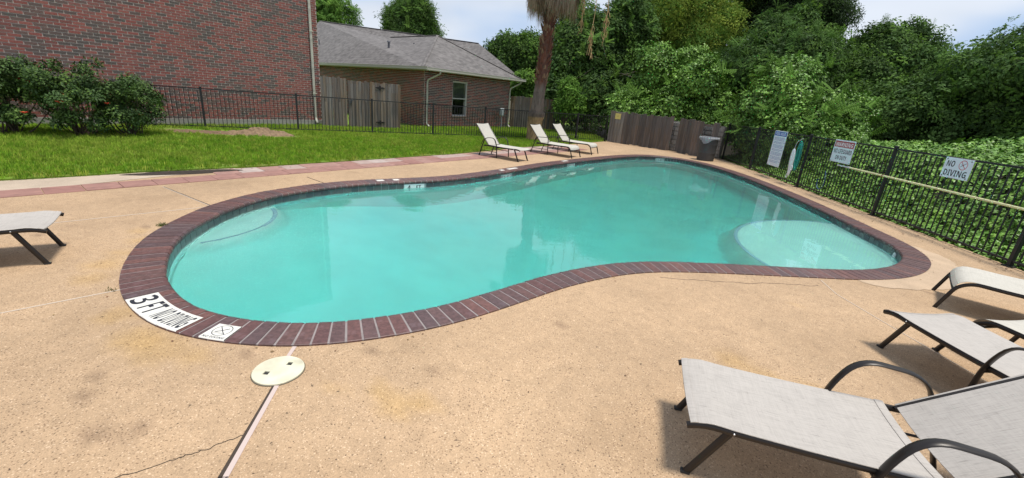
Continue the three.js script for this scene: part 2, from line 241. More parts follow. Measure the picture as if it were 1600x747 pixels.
// ------------------------------------------------------------------ swimming pool
const pool = thing('swimming_pool', 'kidney-shaped swimming pool with dark red brick coping and pale plaster inside', 'pool');
function ringStrip(prof, u0, u1, n, close = false) { // loft a radial profile [[inward, y], ...] along the pool's outline from u0 to u1
  const pos = [], uv = [], idx = [], m = prof.length; let L = [0]; for (let k = 1; k < m; k++) L.push(L[k - 1] + Math.hypot(prof[k][0] - prof[k - 1][0], prof[k][1] - prof[k - 1][1]));
  for (let i = 0; i <= n; i++) { const u = lerp(u0, u1, i / n); for (let k = 0; k < m; k++) { const [x, z] = atU(u, prof[k][0]); pos.push(x, prof[k][1], z); uv.push(u, L[k]); } }
  for (let i = 0; i < n; i++) for (let k = 0; k < m - 1; k++) { const a = i * m + k; idx.push(a, a + m, a + 1, a + 1, a + m, a + m + 1); }
  if (close) for (const [i, f] of [[0, 1], [n, 0]]) for (let k = 1; k < m - 1; k++) { const a = i * m; f ? idx.push(a, a + k, a + k + 1) : idx.push(a, a + k + 1, a + k); }
  if (INSIDE < 0) for (let i = 0; i < idx.length; i += 3) [idx[i + 1], idx[i + 2]] = [idx[i + 2], idx[i + 1]];
  let g = new THREE.BufferGeometry(); g.setAttribute('position', new THREE.Float32BufferAttribute(pos, 3)); g.setAttribute('uv', new THREE.Float32BufferAttribute(uv, 2)); g.setIndex(idx); return g;
}
const brickProf = [[0.002, -0.05], [0.002, 0.012], [0.008, 0.016], [0.29, 0.018], [0.312, 0.012], [0.325, -0.006], [0.325, -0.03], [0.314, -0.045], [0.28, -0.05]];
const mortarProf = brickProf.map(([r, y]) => [r === 0.002 ? 0.006 : r - 0.005, y > -0.04 ? y - 0.004 : y - 0.002]);
const brickCols = [[0.112, 0.045, 0.04], [0.10, 0.041, 0.038], [0.128, 0.051, 0.043], [0.092, 0.044, 0.042], [0.084, 0.044, 0.044], [0.108, 0.048, 0.043], [0.102, 0.049, 0.046]];
const brickTex = colorTex(512, (u, v) => { const a = 0.55 + 0.9 * fbm(u * 24, v * 24, 5, 101, 24), w = sstep(0.62, 0.8, fbm(u * 9, v * 9, 4, 104, 9)) * 0.5, h = hash(Math.floor(u * 400), Math.floor(v * 400), 3); const k = h < 0.03 ? 0.6 : 1; return [lerp(a, 1.5, w) * 0.62 * k, lerp(a, 1.8, w) * 0.62 * k, lerp(a, 2.0, w) * 0.62 * k]; }, 2.2);
const copeMats = brickCols.map((c) => std([c[0] * 1.7, c[1] * 1.95, c[2] * 1.95], 0.5, { map: brickTex, bumpMap: grain, bumpScale: 0.0025 }));
{
  part('coping_mortar', (() => { const g = ringStrip(mortarProf, 0, perim, NP); g.computeVertexNormals(); return g; })(), std([0.36, 0.31, 0.30], 0.9, { map: mottle }), pool);
  const nb = Math.round(perim / 0.118), w = perim / nb, far = []; seed(44);
  const list = []; for (let i = 0; i < nb; i++) { const [x, z] = atU((i + 0.5) * w, 0.16); list.push([i, Math.hypot(x, z)]); }
  const order = [...list].sort((a, b) => a[1] - b[1]).map((a) => a[0]), rank = new Map(order.map((k, i) => [k, i]));
  for (let i = 0; i < nb; i++) {
    const gap = 0.0075, dy = rr(-0.0015, 0.0015), pr = brickProf.map(([r, y]) => [r, y + dy]);
    const g = ringStrip(pr, i * w + gap + rr(0, 0.002), (i + 1) * w - gap - rr(0, 0.002), 1, true).toNonIndexed(); g.computeVertexNormals();
    const uvs = g.attributes.uv, o = rnd() * 3; for (let k = 0; k < uvs.count; k++) uvs.setXY(k, uvs.getX(k) - i * w + o, uvs.getY(k) + o);
    const mi = Math.floor(rnd() * copeMats.length);
    if (rank.get(i) < 300) part('coping_brick', g, copeMats[mi], pool); else far.push(g);
  }
  if (far.length) { const m = part('coping_brick', merge(far), copeMats[5], pool); m.userData.kind = 'stuff'; }
  // waterline tiles
  const grout = ringStrip([[COPE - 0.022, -0.04], [COPE - 0.022, -0.19]], 0, perim, NP); grout.computeVertexNormals(); part('tile_grout', grout, std([0.42, 0.43, 0.42], 0.9), pool);
  const tmats = [[0.125, 0.138, 0.14], [0.15, 0.162, 0.16], [0.11, 0.122, 0.13], [0.17, 0.175, 0.168]].map((c) => std(c, 0.32, { map: mottle }));
  const nt = Math.round(perim / 0.155), tw = perim / nt; const skip = [];
  for (const [x, z] of [[-1.98, -8.35], [-0.28, -10.55], [1.75, -13.35], [5.5, -16.9]]) skip.push(uNear(x, z));
  for (let i = 0; i < nt; i++) { const u = (i + 0.5) * tw; if (skip.some((s) => Math.abs(s - u) < 0.225)) continue; const g = ringStrip([[COPE - 0.02, -0.047], [COPE - 0.012, -0.049], [COPE - 0.012, -0.183], [COPE - 0.02, -0.185]], i * tw + 0.006, (i + 1) * tw - 0.006, 1, true).toNonIndexed(); g.computeVertexNormals(); part('waterline_tile', g, pick(tmats), pool); }
  // depth numbers on the waterline
  const marks = [['4', 'FT'], ['5', 'FT'], ['6', 'FT'], ['7', 'FT']]; // tall glazed number tiles
  skip.forEach((u, i) => {
    const cv = document.createElement('canvas'); cv.width = 256; cv.height = 72; const c = cv.getContext('2d'); c.fillStyle = i ? '#b4beba' : '#e2e8e5'; c.fillRect(0, 0, 256, 72); c.fillStyle = '#10151c'; c.textAlign = 'center'; c.textBaseline = 'middle'; c.font = 'bold 74px sans-serif';
    if (i === 0) { c.fillText('4', 62, 40); c.font = 'bold 60px sans-serif'; c.fillText('FT', 180, 40); } else { c.font = 'bold 58px sans-serif'; c.fillText('5', 70, 40); c.fillText('FT', 180, 40); }
    const t = new THREE.CanvasTexture(cv); t.colorSpace = THREE.SRGBColorSpace; t.magFilter = THREE.LinearFilter;
    const n = 6, pos = [], uv = [], idx = []; for (let k = 0; k <= n; k++) { const hw = i ? 0.15 : 0.21, uu = u - hw + 2 * hw * (k / n), [x, z] = atU(uu, COPE - 0.009); pos.push(x, i ? -0.062 : -0.05, z, x, -0.165, z); const s = INSIDE > 0 ? k / n : 1 - k / n; uv.push(s, 1, s, 0); }
    for (let k = 0; k < n; k++) { const a = k * 2; idx.push(a, a + 1, a + 2, a + 2, a + 1, a + 3); }
    const g = new THREE.BufferGeometry(); g.setAttribute('position', new THREE.Float32BufferAttribute(pos, 3)); g.setAttribute('uv', new THREE.Float32BufferAttribute(uv, 2)); g.setIndex(idx); g.computeVertexNormals();
    const m = part('depth_tile', g, std([1, 1, 1], 0.3, { map: t, side: THREE.DoubleSide }), pool); if (i === 0) m.userData.label = 'white waterline tile reading 4 FT';
  });
  // white marker tiles on the coping: depth and no-diving panels
  const panel = (u0, u1, r0, r1, draw, label) => {
    const W = 512, H = Math.round(512 * (r1 - r0) / Math.abs(u1 - u0)), cv = document.createElement('canvas'); cv.width = W; cv.height = H; const c = cv.getContext('2d'); c.fillStyle = '#d9d6cd'; c.fillRect(0, 0, W, H); draw(c, W, H);
    const t = new THREE.CanvasTexture(cv); t.colorSpace = THREE.SRGBColorSpace; t.magFilter = THREE.LinearFilter; t.anisotropy = 8;
    const n = 12, pos = [], uv = [], idx = [];
    for (let k = 0; k <= n; k++) { const u = lerp(u0, u1, k / n); for (const [r, y, v] of [[r0, 0.012, 0], [r0 + 0.002, 0.0225, 0.0], [r1 - 0.002, 0.0225, 1], [r1, 0.012, 1]]) { const [x, z] = atU(u, r); pos.push(x, y, z); uv.push(k / n, v); } }
    for (let k = 0; k < n; k++) for (let q = 0; q < 3; q++) { const a = k * 4 + q; idx.push(a, a + 4, a + 1, a + 1, a + 4, a + 5); }
    const g = new THREE.BufferGeometry(); g.setAttribute('position', new THREE.Float32BufferAttribute(pos, 3)); g.setAttribute('uv', new THREE.Float32BufferAttribute(uv, 2)); g.setIndex(idx); g.computeVertexNormals();
    const m = part('marker_tile', g, std([0.95, 0.95, 0.95], 0.35, { map: t, side: THREE.DoubleSide }), pool); if (label) m.userData.label = label;
  };
  // along the near edge the outline runs from right to left, so text runs against u
  const ua = uNear(-2.98, -2.945), ub = uNear(-2.32, -2.595), uc = uNear(-2.12, -2.557), ud = uNear(-1.96, -2.54);
  const dir = (a, b) => (a > b ? [a, b] : [b, a]);
  const tall = (c, s, x0, x1, H, top, bot, font) => { c.save(); c.font = `bold 200px ${font ?? 'sans-serif'}`; const w = c.measureText(s).width; c.translate(x0, H * bot); c.scale((x1 - x0) / w, (H * (bot - top)) / 146); c.fillText(s, 0, 0); c.restore(); };
  const leftFirst = ua; // 3 FT at the left end seen from the deck
  panel(leftFirst, ub, 0.004, 0.215, (c, W, H) => { c.fillStyle = '#23262f'; tall(c, '3', W * 0.03, W * 0.2, H, 0.08, 0.92); tall(c, 'FT', W * 0.25, W * 0.46, H, 0.08, 0.9); tall(c, 'NO DIVING', W * 0.52, W * 0.97, H, 0.1, 0.88); c.fillStyle = '#a9a59b'; for (const q of [0.225, 0.49, 0.74]) c.fillRect(W * q, 0, 3, H); for (let k = 0; k < 260; k++) { c.fillStyle = `rgba(120,112,98,${rr(0.05, 0.3)})`; c.fillRect(rnd() * W, rnd() * H, rr(1, 6), rr(1, 3)); } }, 'white marker tile reading 3 FT NO DIVING');
  panel(uc, ud, 0.004, 0.19, (c, W, H) => { c.strokeStyle = '#23262f'; c.lineWidth = W * 0.03; const cx = W * 0.5, cy = H * 0.42, R = Math.min(W, H) * 0.36; c.beginPath(); c.ellipse(cx, cy, R, R, 0, 0, 7); c.stroke(); c.beginPath(); c.moveTo(cx - R * 0.7, cy - R * 0.7); c.lineTo(cx + R * 0.7, cy + R * 0.7); c.stroke(); c.lineWidth = W * 0.045; c.beginPath(); c.moveTo(cx + R * 0.55, cy - R * 0.5); c.lineTo(cx - R * 0.1, cy + R * 0.1); c.lineTo(cx - R * 0.6, cy + R * 0.35); c.stroke(); c.lineWidth = W * 0.012; for (const q of [0.45, 0.6]) { c.beginPath(); c.moveTo(cx - R * 0.7, cy + R * q); c.bezierCurveTo(cx - R * 0.3, cy + R * (q - 0.15), cx + R * 0.2, cy + R * (q + 0.15), cx + R * 0.6, cy + R * q); c.stroke(); } c.fillStyle = '#23262f'; tall(c, 'NO DIVING', W * 0.06, W * 0.94, H, 0.84, 0.97); }, 'white marker tile with crossed-out diver and the words NO DIVING');
  const plain = () => {}; const u4 = uNear(-2.75, -8.33), u5 = uNear(-2.48, -8.53), u6 = uNear(-0.55, -10.7), u7 = uNear(0.0, -11.5);
  for (const [u, wd] of [[u4, 0.15], [u5, 0.12], [u6, 0.14], [u6 + 0.45, 0.4], [u7 + 2.3, 0.3]]) panel(u - wd / 2, u + wd / 2, 0.1, 0.2, plain);
  part('return_fitting', (() => { const g = new THREE.TorusGeometry(0.035, 0.012, 10, 20); const u = uNear(6.38, -6.42), [x, z] = atU(u, COPE), [x2, z2] = atU(u, COPE + 0.1); g.rotateY(Math.atan2(x2 - x, z2 - z)); g.translate(x, -0.105, z); return g; })(), std([0.7, 0.72, 0.72], 0.3), pool);

  // plaster: walls and a floor that deepens towards the far end, with a rounded step at each end
  const wall = ringStrip([[COPE - 0.02, -0.16], [COPE - 0.01, -0.5], [COPE - 0.005, -2.1]], 0, perim, NP); wall.computeVertexNormals();
  const plaster = std([0.80, 0.82, 0.78], 0.85, { map: colorTex(256, (u, v) => { const a = 0.9 + 0.16 * fbm(u * 6, v * 6, 4, 131, 6); return [a * 0.96, a * 0.97, a * 0.95]; }, 0.4) });
  part('pool_wall', wall, plaster, pool);
  const lim = offset(COPE - 0.06), pos = [], uv = [], idx = [], st = 0.09, x0 = -4.4, z0 = -2.4, nx = Math.round(12 / st), nz = Math.round(15.6 / st);
  const stepR = [[6.25, -6.05, 2.75, 0.13]], stepL = [[-4.62, -5.5, 1.32, 0.13]];
  const depth = (x, z) => { const t = clamp(((x + 3) * 0.45 + (-z - 3.2) * 0.89) / 12.5); let d = 1.1 + 0.85 * sstep(0.1, 0.9, t); d = lerp(0.3, d, sstep(0.8, 4.4, Math.hypot(x + 4.4, z + 4.9))); d = lerp(0.75, d, sstep(2.6, 4.4, Math.hypot(x - 6.25, z + 6.05))); for (const [cx, cz, r, dd] of [...stepR, ...stepL]) { const k = sstep(r + 0.05, r - 0.04, Math.hypot(x - cx, z - cz)); d = Math.min(d, lerp(d, dd, k)); } return d; };
  for (let j = 0; j <= nz; j++) for (let i = 0; i <= nx; i++) { const x = x0 + i * st, z = z0 - j * st; pos.push(x, WATER_Y - depth(x, z), z); uv.push(x, z); }
  for (let j = 0; j < nz; j++) for (let i = 0; i < nx; i++) { const x = x0 + (i + 0.5) * st, z = z0 - (j + 0.5) * st; if (!inside(lim, x, z)) continue; const a = j * (nx + 1) + i, b = a + nx + 1; idx.push(a, a + 1, b, a + 1, b + 1, b); }
  const fg = new THREE.BufferGeometry(); fg.setAttribute('position', new THREE.Float32BufferAttribute(pos, 3)); fg.setAttribute('uv', new THREE.Float32BufferAttribute(uv, 2)); fg.setIndex(idx); fg.computeVertexNormals(); part('pool_floor', fg, plaster, pool);
  for (const [cx, cz, r, d] of [stepR[0], stepL[0]]) { const pts = []; for (let k = 0; k <= 90; k++) { const a = (k / 90) * 2 * Math.PI, x = cx + Math.cos(a) * (r - 0.1), z = cz + Math.sin(a) * (r - 0.1); if (inside(INNER, x, z)) pts.push([a, x, z]); } pts.sort((p, q) => p[0] - q[0]); let cut = 0; for (let k = 1; k < pts.length; k++) if (pts[k][0] - pts[k - 1][0] > 0.5) cut = k; const o = [...pts.slice(cut), ...pts.slice(0, cut)]; part('step_edge_tile', tube(o.map((p) => [p[1], WATER_Y - d + 0.001, p[2]]), 0.03, 0.006, 8, 0.02, V(1, 0, 0.2)), std([0.33, 0.40, 0.50], 0.5), pool); }

  const wsh = shapeOf(offset(COPE - 0.014)), wg = new THREE.ExtrudeGeometry(wsh, { depth: 2.2, bevelEnabled: false }); wg.rotateX(-Math.PI / 2); wg.translate(0, WATER_Y - 2.2, 0);
  const wave = grayTex(512, (u, v) => 0.5 * fbm(u * 9, v * 22, 3, 151, 9) + 0.35 * fbm(u * 24 + 3, v * 40, 2, 155, 24) + 0.15 * fbm(u * 60, v * 60, 2, 157, 60), 0.16);
  struct('pool_water', wg, phys([0.7, 0.96, 0.92], 0.01, { transmission: 0.91, thickness: 1.5, ior: 1.333, attenuationColor: rgb(0.10, 0.855, 0.84), attenuationDistance: 1.3, bumpMap: wave, bumpScale: 0.0022 }));
}
{ // skimmer lid set in the deck
  const t = thing('skimmer_lid', 'round cream plastic lid with two square holes set in the deck', 'lid', [-1.419, 0, -2.303]);
  const s = new THREE.Shape(); s.absarc(0, 0, 0.148, 0, Math.PI * 2); for (const [x, z] of [[-0.055, 0.042], [0.035, -0.072]]) { const h = new THREE.Path(); const q = 0.019; h.moveTo(x - q, -z - q); h.lineTo(x + q, -z - q); h.lineTo(x + q, -z + q); h.lineTo(x - q, -z + q); h.closePath(); s.holes.push(h); }
  const g = new THREE.ExtrudeGeometry(s, { depth: 0.006, bevelEnabled: true, bevelSize: 0.003, bevelThickness: 0.003, bevelSegments: 2, curveSegments: 48 }); flat(g, 0.004);
  part('lid_disc', g, std([0.86, 0.81, 0.60], 0.5, { map: mottle }), t);
  part('lid_rim', flat(new THREE.RingGeometry(0.149, 0.156, 48), 0.0035), std([0.10, 0.085, 0.06], 0.8), t);
  part('hole_floor', flat(new THREE.CircleGeometry(0.146, 40), 0.0025), std([0.03, 0.03, 0.03], 0.9), t);
}

// ------------------------------------------------------------------ brick buildings
const brickTones = [[0.285, 0.092, 0.074], [0.26, 0.084, 0.068], [0.31, 0.108, 0.085], [0.22, 0.08, 0.066], [0.13, 0.092, 0.08], [0.112, 0.09, 0.08], [0.16, 0.1, 0.085], [0.25, 0.102, 0.085]];
const wallBrickTex = colorTex(256, (u, v) => { const a = 0.62 + 0.62 * fbm(u * 30, v * 30, 4, 201, 30); return [a, a, a]; }, 2.5);
const brickVC = std([1, 1, 1], 0.85, { map: wallBrickTex, vertexColors: true, bumpMap: grain, bumpScale: 0.003 });
const brickMats = brickTones.map((c) => std(c, 0.85, { map: wallBrickTex, bumpMap: grain, bumpScale: 0.003 }));
const mortarMat = std([0.88, 0.78, 0.68], 0.92, { map: mottle });
const uvShift = (g, a, b) => { const u = g.attributes.uv, p = g.attributes.position; for (let i = 0; i < u.count; i++) u.setXY(i, p.getX(i) + a, p.getY(i) + b); return g; };
// bricks on a wall that starts at (x, z) and runs along d (its face looks to the side n); local frame of parent: x along, y up, z out
function brickWall(parent, len, y0, y1, bl, ch, holes, single, tones = brickTones, name = 'brick') {
  const list = [], rows = Math.floor((y1 - y0) / ch), merged = [];
  for (let r = 0; r < rows; r++) {
    const y = y0 + (r + 0.5) * ch; let x = -(r % 2) * bl * 0.5;
    while (x < len - 0.01) { const a = Math.max(0, x) + 0.008, b = Math.min(len, x + bl) - 0.008; x += bl; if (b - a < 0.03) continue; const cx = (a + b) / 2; const ho = holes.find((h) => b > h[0] && a < h[1] && y > h[2] && y < h[3]); if (!ho) { list.push([cx, y, b - a]); continue; } if (ho[0] - a > 0.03) list.push([(a + ho[0]) / 2, y, ho[0] - a]); if (b - ho[1] > 0.03) list.push([(b + ho[1]) / 2, y, b - ho[1]]); }
  }
  const run = (cx, y) => { const q = fbm(cx * 1.1 - y * 1.2, y * 2.4 + cx * 0.4, 3, 211), k = hash(Math.round(cx * 90), Math.round(y * 90), 12); return (q * 0.7 + 0.16 + (k - 0.5) * 0.75) > 0.585 ? 4 + Math.floor(k * 97 % 3) : [0, 1, 2, 3, 7][Math.floor(k * 89 % 5)]; };
  const std2 = uvShift(new THREE.BoxGeometry(bl - 0.016, ch - 0.016, 0.02), rnd(), rnd()), alike = [0, 1, 2, 3].map((k) => uvShift(new THREE.BoxGeometry(bl - 0.016, ch - 0.016, 0.02), k * 0.37, k * 0.73));
  for (const [cx, y, w] of list) {
    const proud = 0.006 + 0.004 * hash(Math.round(cx * 77), Math.round(y * 77), 5), ti = run(cx, y);
    if (single && single(cx, y)) { const m = part(name, w > bl - 0.018 ? alike[ti % 4] : uvShift(new THREE.BoxGeometry(w, ch - 0.016, 0.02), cx, y), brickMats[ti], parent); m.position.set(cx, y, proud - 0.01); continue; }
    const g = new THREE.BoxGeometry(w, ch - 0.016, 0.02); g.translate(cx, y, proud - 0.01); uvShift(g, y * 3.1, cx * 1.7); merged.push(tint(g, tones[ti]));
  }
  if (merged.length) { const m = part(name, merge(merged), tones === brickTones ? brickVC : brickVC, parent); m.userData.kind = 'stuff'; }
}
const cream = std([0.68, 0.66, 0.55], 0.5, { map: mottle }), creamTrim = std([0.60, 0.58, 0.47], 0.55);
{ // tall brick building behind the lawn
  const d = [0.58598, -0.81033], c = [-8.0, -17.6], turn = Math.atan2(-d[1], d[0]), L = 13.5, H = 7.2;
  const t = thing('brick_building', 'tall building with red and charcoal brick wall behind the lawn', 'building', [c[0] - d[0] * L, lawnY, c[1] - d[1] * L], turn);
  part('wall', boxAt(L, H, 0.3, L / 2, H / 2, -0.152), mortarMat, t);
  part('side_wall', boxAt(0.3, H, 8, L - 0.152, H / 2, -4.305), mortarMat, t);
  part('rear_wall', boxAt(L - 0.4, H, 0.3, L / 2 - 0.2, H / 2, -8.2), mortarMat, t);
  part('flat_roof', boxAt(L, 0.2, 8.4, L / 2, H + 0.1, -4.15), std([0.3, 0.28, 0.26], 0.9), t);
  part('plinth', boxAt(L + 0.02, 0.2, 0.06, L / 2, 0.1, 0.02), std([0.42, 0.40, 0.36], 0.9, { map: mottle, bumpMap: grain, bumpScale: 0.004 }), t);
  const near = (x, y) => x > 4.55 && x < 6.4 && y > 1.35 && y < 4.6 && (x - 4.5) * 0.33 < 1;
  let count = 0; brickWall(t, L, 0.2, H, 0.245, 0.0765, [], (x, y) => near(x, y) && x + y * 0.15 < 6.35 && count++ < 300);
  { const s = new THREE.Group(); s.name = 'side_brickwork'; s.position.set(L - 0.002, 0, 0); s.rotation.y = Math.PI / 2; t.add(s); const sub = new THREE.Group(); brickWall(s, 8, 0.2, H, 0.245, 0.0765, [], null); }
  const sp = part('downspout', tube([[L - 0.3, H, 0.07], [L - 0.3, 0.28, 0.07], [L - 0.3, 0.1, 0.2]], 0.055, 0.04, 8, 0.06, V(1, 0, 0)), cream, t);
  for (const y of [1.2, 3.4, 5.6]) part('strap', boxAt(0.15, 0.03, 0.012, L - 0.3, y, 0.115), creamTrim, sp);
}
{ // low brick house with a hip roof
  const hc = [-4.66, -20.97], hd = [0.6615, -0.74994], turn = Math.atan2(-hd[1], hd[0]);
  // local axes: x along the right-hand wall (s), z = -m (m goes back under the ridge)
  const t = thing('brick_house', 'low dark brick house with grey shingle hip roof and cream gutters', 'house', [hc[0], 0, hc[1]], turn);
  const WL = 5.75, ML = 13, HH = 2.66;
  
  const win = [1.68, 2.62, 0.58, 2.2];
  // wall to the right, opened for the window
  const wallG = [boxAt(win[0], HH, 0.25, win[0] / 2, HH / 2, -0.127), boxAt(WL - win[1], HH, 0.25, (WL + win[1]) / 2, HH / 2, -0.127), boxAt(win[1] - win[0], win[2], 0.25, (win[0] + win[1]) / 2, win[2] / 2, -0.127), boxAt(win[1] - win[0], HH - win[3], 0.25, (win[0] + win[1]) / 2, (HH + win[3]) / 2, -0.127)];
  part('wall', merge(wallG), mortarMat, t); part('wall', boxAt(0.25, HH, ML, 0.127, HH / 2, -0.26 - ML / 2), mortarMat, t); part('wall', boxAt(0.25, HH, ML, WL - 0.127, HH / 2, -0.26 - ML / 2), mortarMat, t); part('wall', boxAt(5.5, HH, 0.25, WL + 2.75, HH / 2, -3.2), mortarMat, t);
  part('room_floor', boxAt(WL - 0.6, 0.05, ML, WL / 2, 0.06, -ML / 2 - 0.3), std([0.2, 0.17, 0.14], 0.9), t); part('ceiling', boxAt(WL - 0.54, 0.05, ML, WL / 2, HH - 0.05, -ML / 2 - 0.3), std([0.6, 0.58, 0.55], 0.9), t); part('room_wall', boxAt(WL - 0.54, HH - 0.2, 0.1, WL / 2, HH / 2, -3), std([0.3, 0.28, 0.25], 0.9), t);
  brickWall(t, WL, 0, HH - 0.2, 0.245, 0.0765, [[win[0] - 0.01, win[1] + 0.01, win[2] - 0.06, win[3] + 0.01]], null);
  const soldier = []; for (let k = 0; k < Math.floor(WL / 0.0765); k++) { const g = new THREE.BoxGeometry(0.066, 0.19, 0.02); g.translate(0.04 + k * 0.0765, HH - 0.1, 0); soldier.push(tint(uvShift(g, k, 0), pick(brickTones))); } { const m = part('brick', merge(soldier), brickVC, t); m.userData.kind = 'stuff'; }
  { const s = new THREE.Group(); s.name = 'side_brickwork'; s.position.set(-0.001, 0, -ML); s.rotation.y = -Math.PI / 2; t.add(s); s.position.set(-0.001, 0, -ML + 0.0); brickWall(s, ML, 0, HH - 0.02, 0.245, 0.0765, [], null); }
  // window: frame, two sashes, blinds behind the upper pane
  const w = new THREE.Group(); w.name = 'window'; w.position.set((win[0] + win[1]) / 2, 0, -0.07); t.add(w); const ww = win[1] - win[0], wh = win[3] - win[2], wy = (win[2] + win[3]) / 2, white = std([0.5, 0.5, 0.47], 0.5);
  part('window_frame', merge([boxAt(0.05, wh, 0.06, -ww / 2 + 0.025, wy, 0), boxAt(0.05, wh, 0.06, ww / 2 - 0.025, wy, 0), boxAt(ww - 0.1, 0.05, 0.06, 0, win[3] - 0.025, 0), boxAt(ww - 0.1, 0.05, 0.06, 0, win[2] + 0.025, 0), boxAt(ww - 0.1, 0.045, 0.07, 0, wy + 0.02, 0.004)]), white, w);
  const glass = phys([0.95, 0.97, 0.97], 0.02, { transmission: 1, thickness: 0 });
  part('pane', boxAt(ww - 0.1, wh / 2 - 0.07, 0.004, 0, wy + wh / 4, 0.012), glass, w); part('pane', boxAt(ww - 0.1, wh / 2 - 0.03, 0.004, 0, wy - wh / 4, -0.012), glass, w);
  for (let k = 0; k < 14; k++) part('blind_slat', boxAt(ww - 0.12, 0.004, 0.045, 0, win[3] - 0.09 - k * 0.055, -0.06, 0, 0.5), std([0.16, 0.16, 0.155], 0.6), w);
  part('sill', boxAt(ww + 0.1, 0.06, 0.12, 0, win[2] - 0.03, 0.09), std([0.4, 0.3, 0.26], 0.9, { map: mottle }), w);
  // roof
  const shTex = colorTex(1024, (u, v) => { const rows = 40, r = Math.floor(v * rows), f = v * rows - r, k = Math.floor(u * 26 + hash(r, 3, 7) * 9), h = hash(k, r, 77), n = fbm(u * 40, v * 40, 3, 221, 40), edge = f < 0.12 ? 0.68 : 1, tab = (u * 26 + hash(r, 3, 7) * 9) % 1 < 0.05 ? 0.86 : 1; const a = (0.62 + 0.5 * h * 0.6 + 0.55 * (n - 0.3)) * edge * tab; return [0.168 * a, 0.155 * a, 0.15 * a]; }, 0.18);
  const roofMat = std([1, 1, 1], 0.95, { map: shTex, side: THREE.DoubleSide, bumpMap: grayTex(512, (u, v) => { const f = (v * 40) % 1; return f < 0.1 ? 0.1 : 1 - 0.6 * f; }, 0.18), bumpScale: 0.012 });
  const plane = (pts, name, ux, parent = t) => { // flat roof plane with thickness; uv: u along ux, v up the slope
    const P = pts.map((p) => V(p[0], p[1], -p[2])), n = P[1].clone().sub(P[0]).cross(P[2].clone().sub(P[0])).normalize(); if (n.y < 0) { P.reverse(); n.negate(); }
    const U = V(...ux).addScaledVector(n, -V(...ux).dot(n)).normalize(), Wv = n.clone().cross(U), pos = [], uv = [], idx = [];
    for (const dz of [0, -0.05]) for (const p of P) { const q = p.clone().addScaledVector(n, dz); pos.push(q.x, q.y, q.z); uv.push(q.dot(U), q.dot(Wv)); }
    const k = P.length; for (let i = 1; i < k - 1; i++) { idx.push(0, i, i + 1, k, k + i + 1, k + i); } for (let i = 0; i < k; i++) { const j = (i + 1) % k; idx.push(i, k + i, j, j, k + i, k + j); }
    const g = new THREE.BufferGeometry(); g.setAttribute('position', new THREE.Float32BufferAttribute(pos, 3)); g.setAttribute('uv', new THREE.Float32BufferAttribute(uv, 2)); g.setIndex(idx); const g2 = g.toNonIndexed(); g2.computeVertexNormals(); return part(name, g2, roofMat, parent);
  };
  const o = 0.5, e = 2.64, ax = WL / 2, am = ax, ay = 4.47; // eave overhang, eave height, apex
  plane([[-o, e, -o], [WL + o, e, -o], [ax, ay, am]], 'roof_plane', [1, 0, 0]);
  plane([[-o, e, -o], [ax, ay, am], [ax, ay, 8], [3.16, 5.8, 17.34], [-o, e, 20]], 'roof_plane', [0, 0, 1]);
  plane([[WL + o, e, -o], [ax, ay, am], [ax, ay, 8.5], [WL + o, e, 8.5]], 'roof_plane', [0, 0, 1]);
  plane([[10.1, 5.1, 7.5], [10.1, 2.64, 2.6], [2.9, 4.1, 6.8], [2.9, 4.5, 8.4], [3.16, 5.8, 17.34]], 'main_roof', [1, 0, 0]);
  plane([[3.16, 5.78, 17.37], [10.1, 5.08, 7.53], [10.1, 2.6, 12.4]], 'main_roof', [1, 0, 0]);
  // little gable on the ridge and its ridge caps
  part('ridge_cap', tube([[ax, ay + 0.015, -am], [-o, e + 0.015, o]], 0.07, 0.02, 8, 0.02), roofMat, t); part('ridge_cap', tube([[ax, ay + 0.015, -am], [WL + o, e + 0.015, o]], 0.07, 0.02, 8, 0.02), roofMat, t); part('ridge_cap', tube([[ax, ay + 0.015, -am], [ax, ay + 0.015, -7.4]], 0.07, 0.02, 8, 0.02), roofMat, t); part('ridge_cap', tube([[3.16, 5.82, -17.34], [10.1, 5.12, -7.5]], 0.07, 0.02, 8, 0.02), roofMat, t);
  for (const [x, y, m, h, r] of [[1.0, 3.6, 4.6, 0.42, 0.06], [1.9, 3.9, 3.6, 0.2, 0.035], [0.6, 3.9, 12.0, 0.3, 0.035]]) { const v = part('roof_vent', new THREE.CylinderGeometry(r, r, h, 12), std([0.16, 0.16, 0.18], 0.5, { metalness: 0.4 }), t); v.position.set(x, y + h / 2 - 0.1, -m); }
  part('vent_cap', (() => { const g = new THREE.CylinderGeometry(0.09, 0.1, 0.07, 12); g.translate(1.0, 3.95, -4.6); return g; })(), std([0.2, 0.2, 0.22], 0.5, { metalness: 0.4 }), t);
  // soffit, fascia gutter and downspouts
  part('soffit', merge([boxAt(WL + 2 * o - 0.04, 0.02, o, WL / 2, e - 0.09, o / 2), boxAt(o, 0.02, 9, -o / 2, e - 0.09, -4.5)]), std([0.5, 0.48, 0.42], 0.8), t);
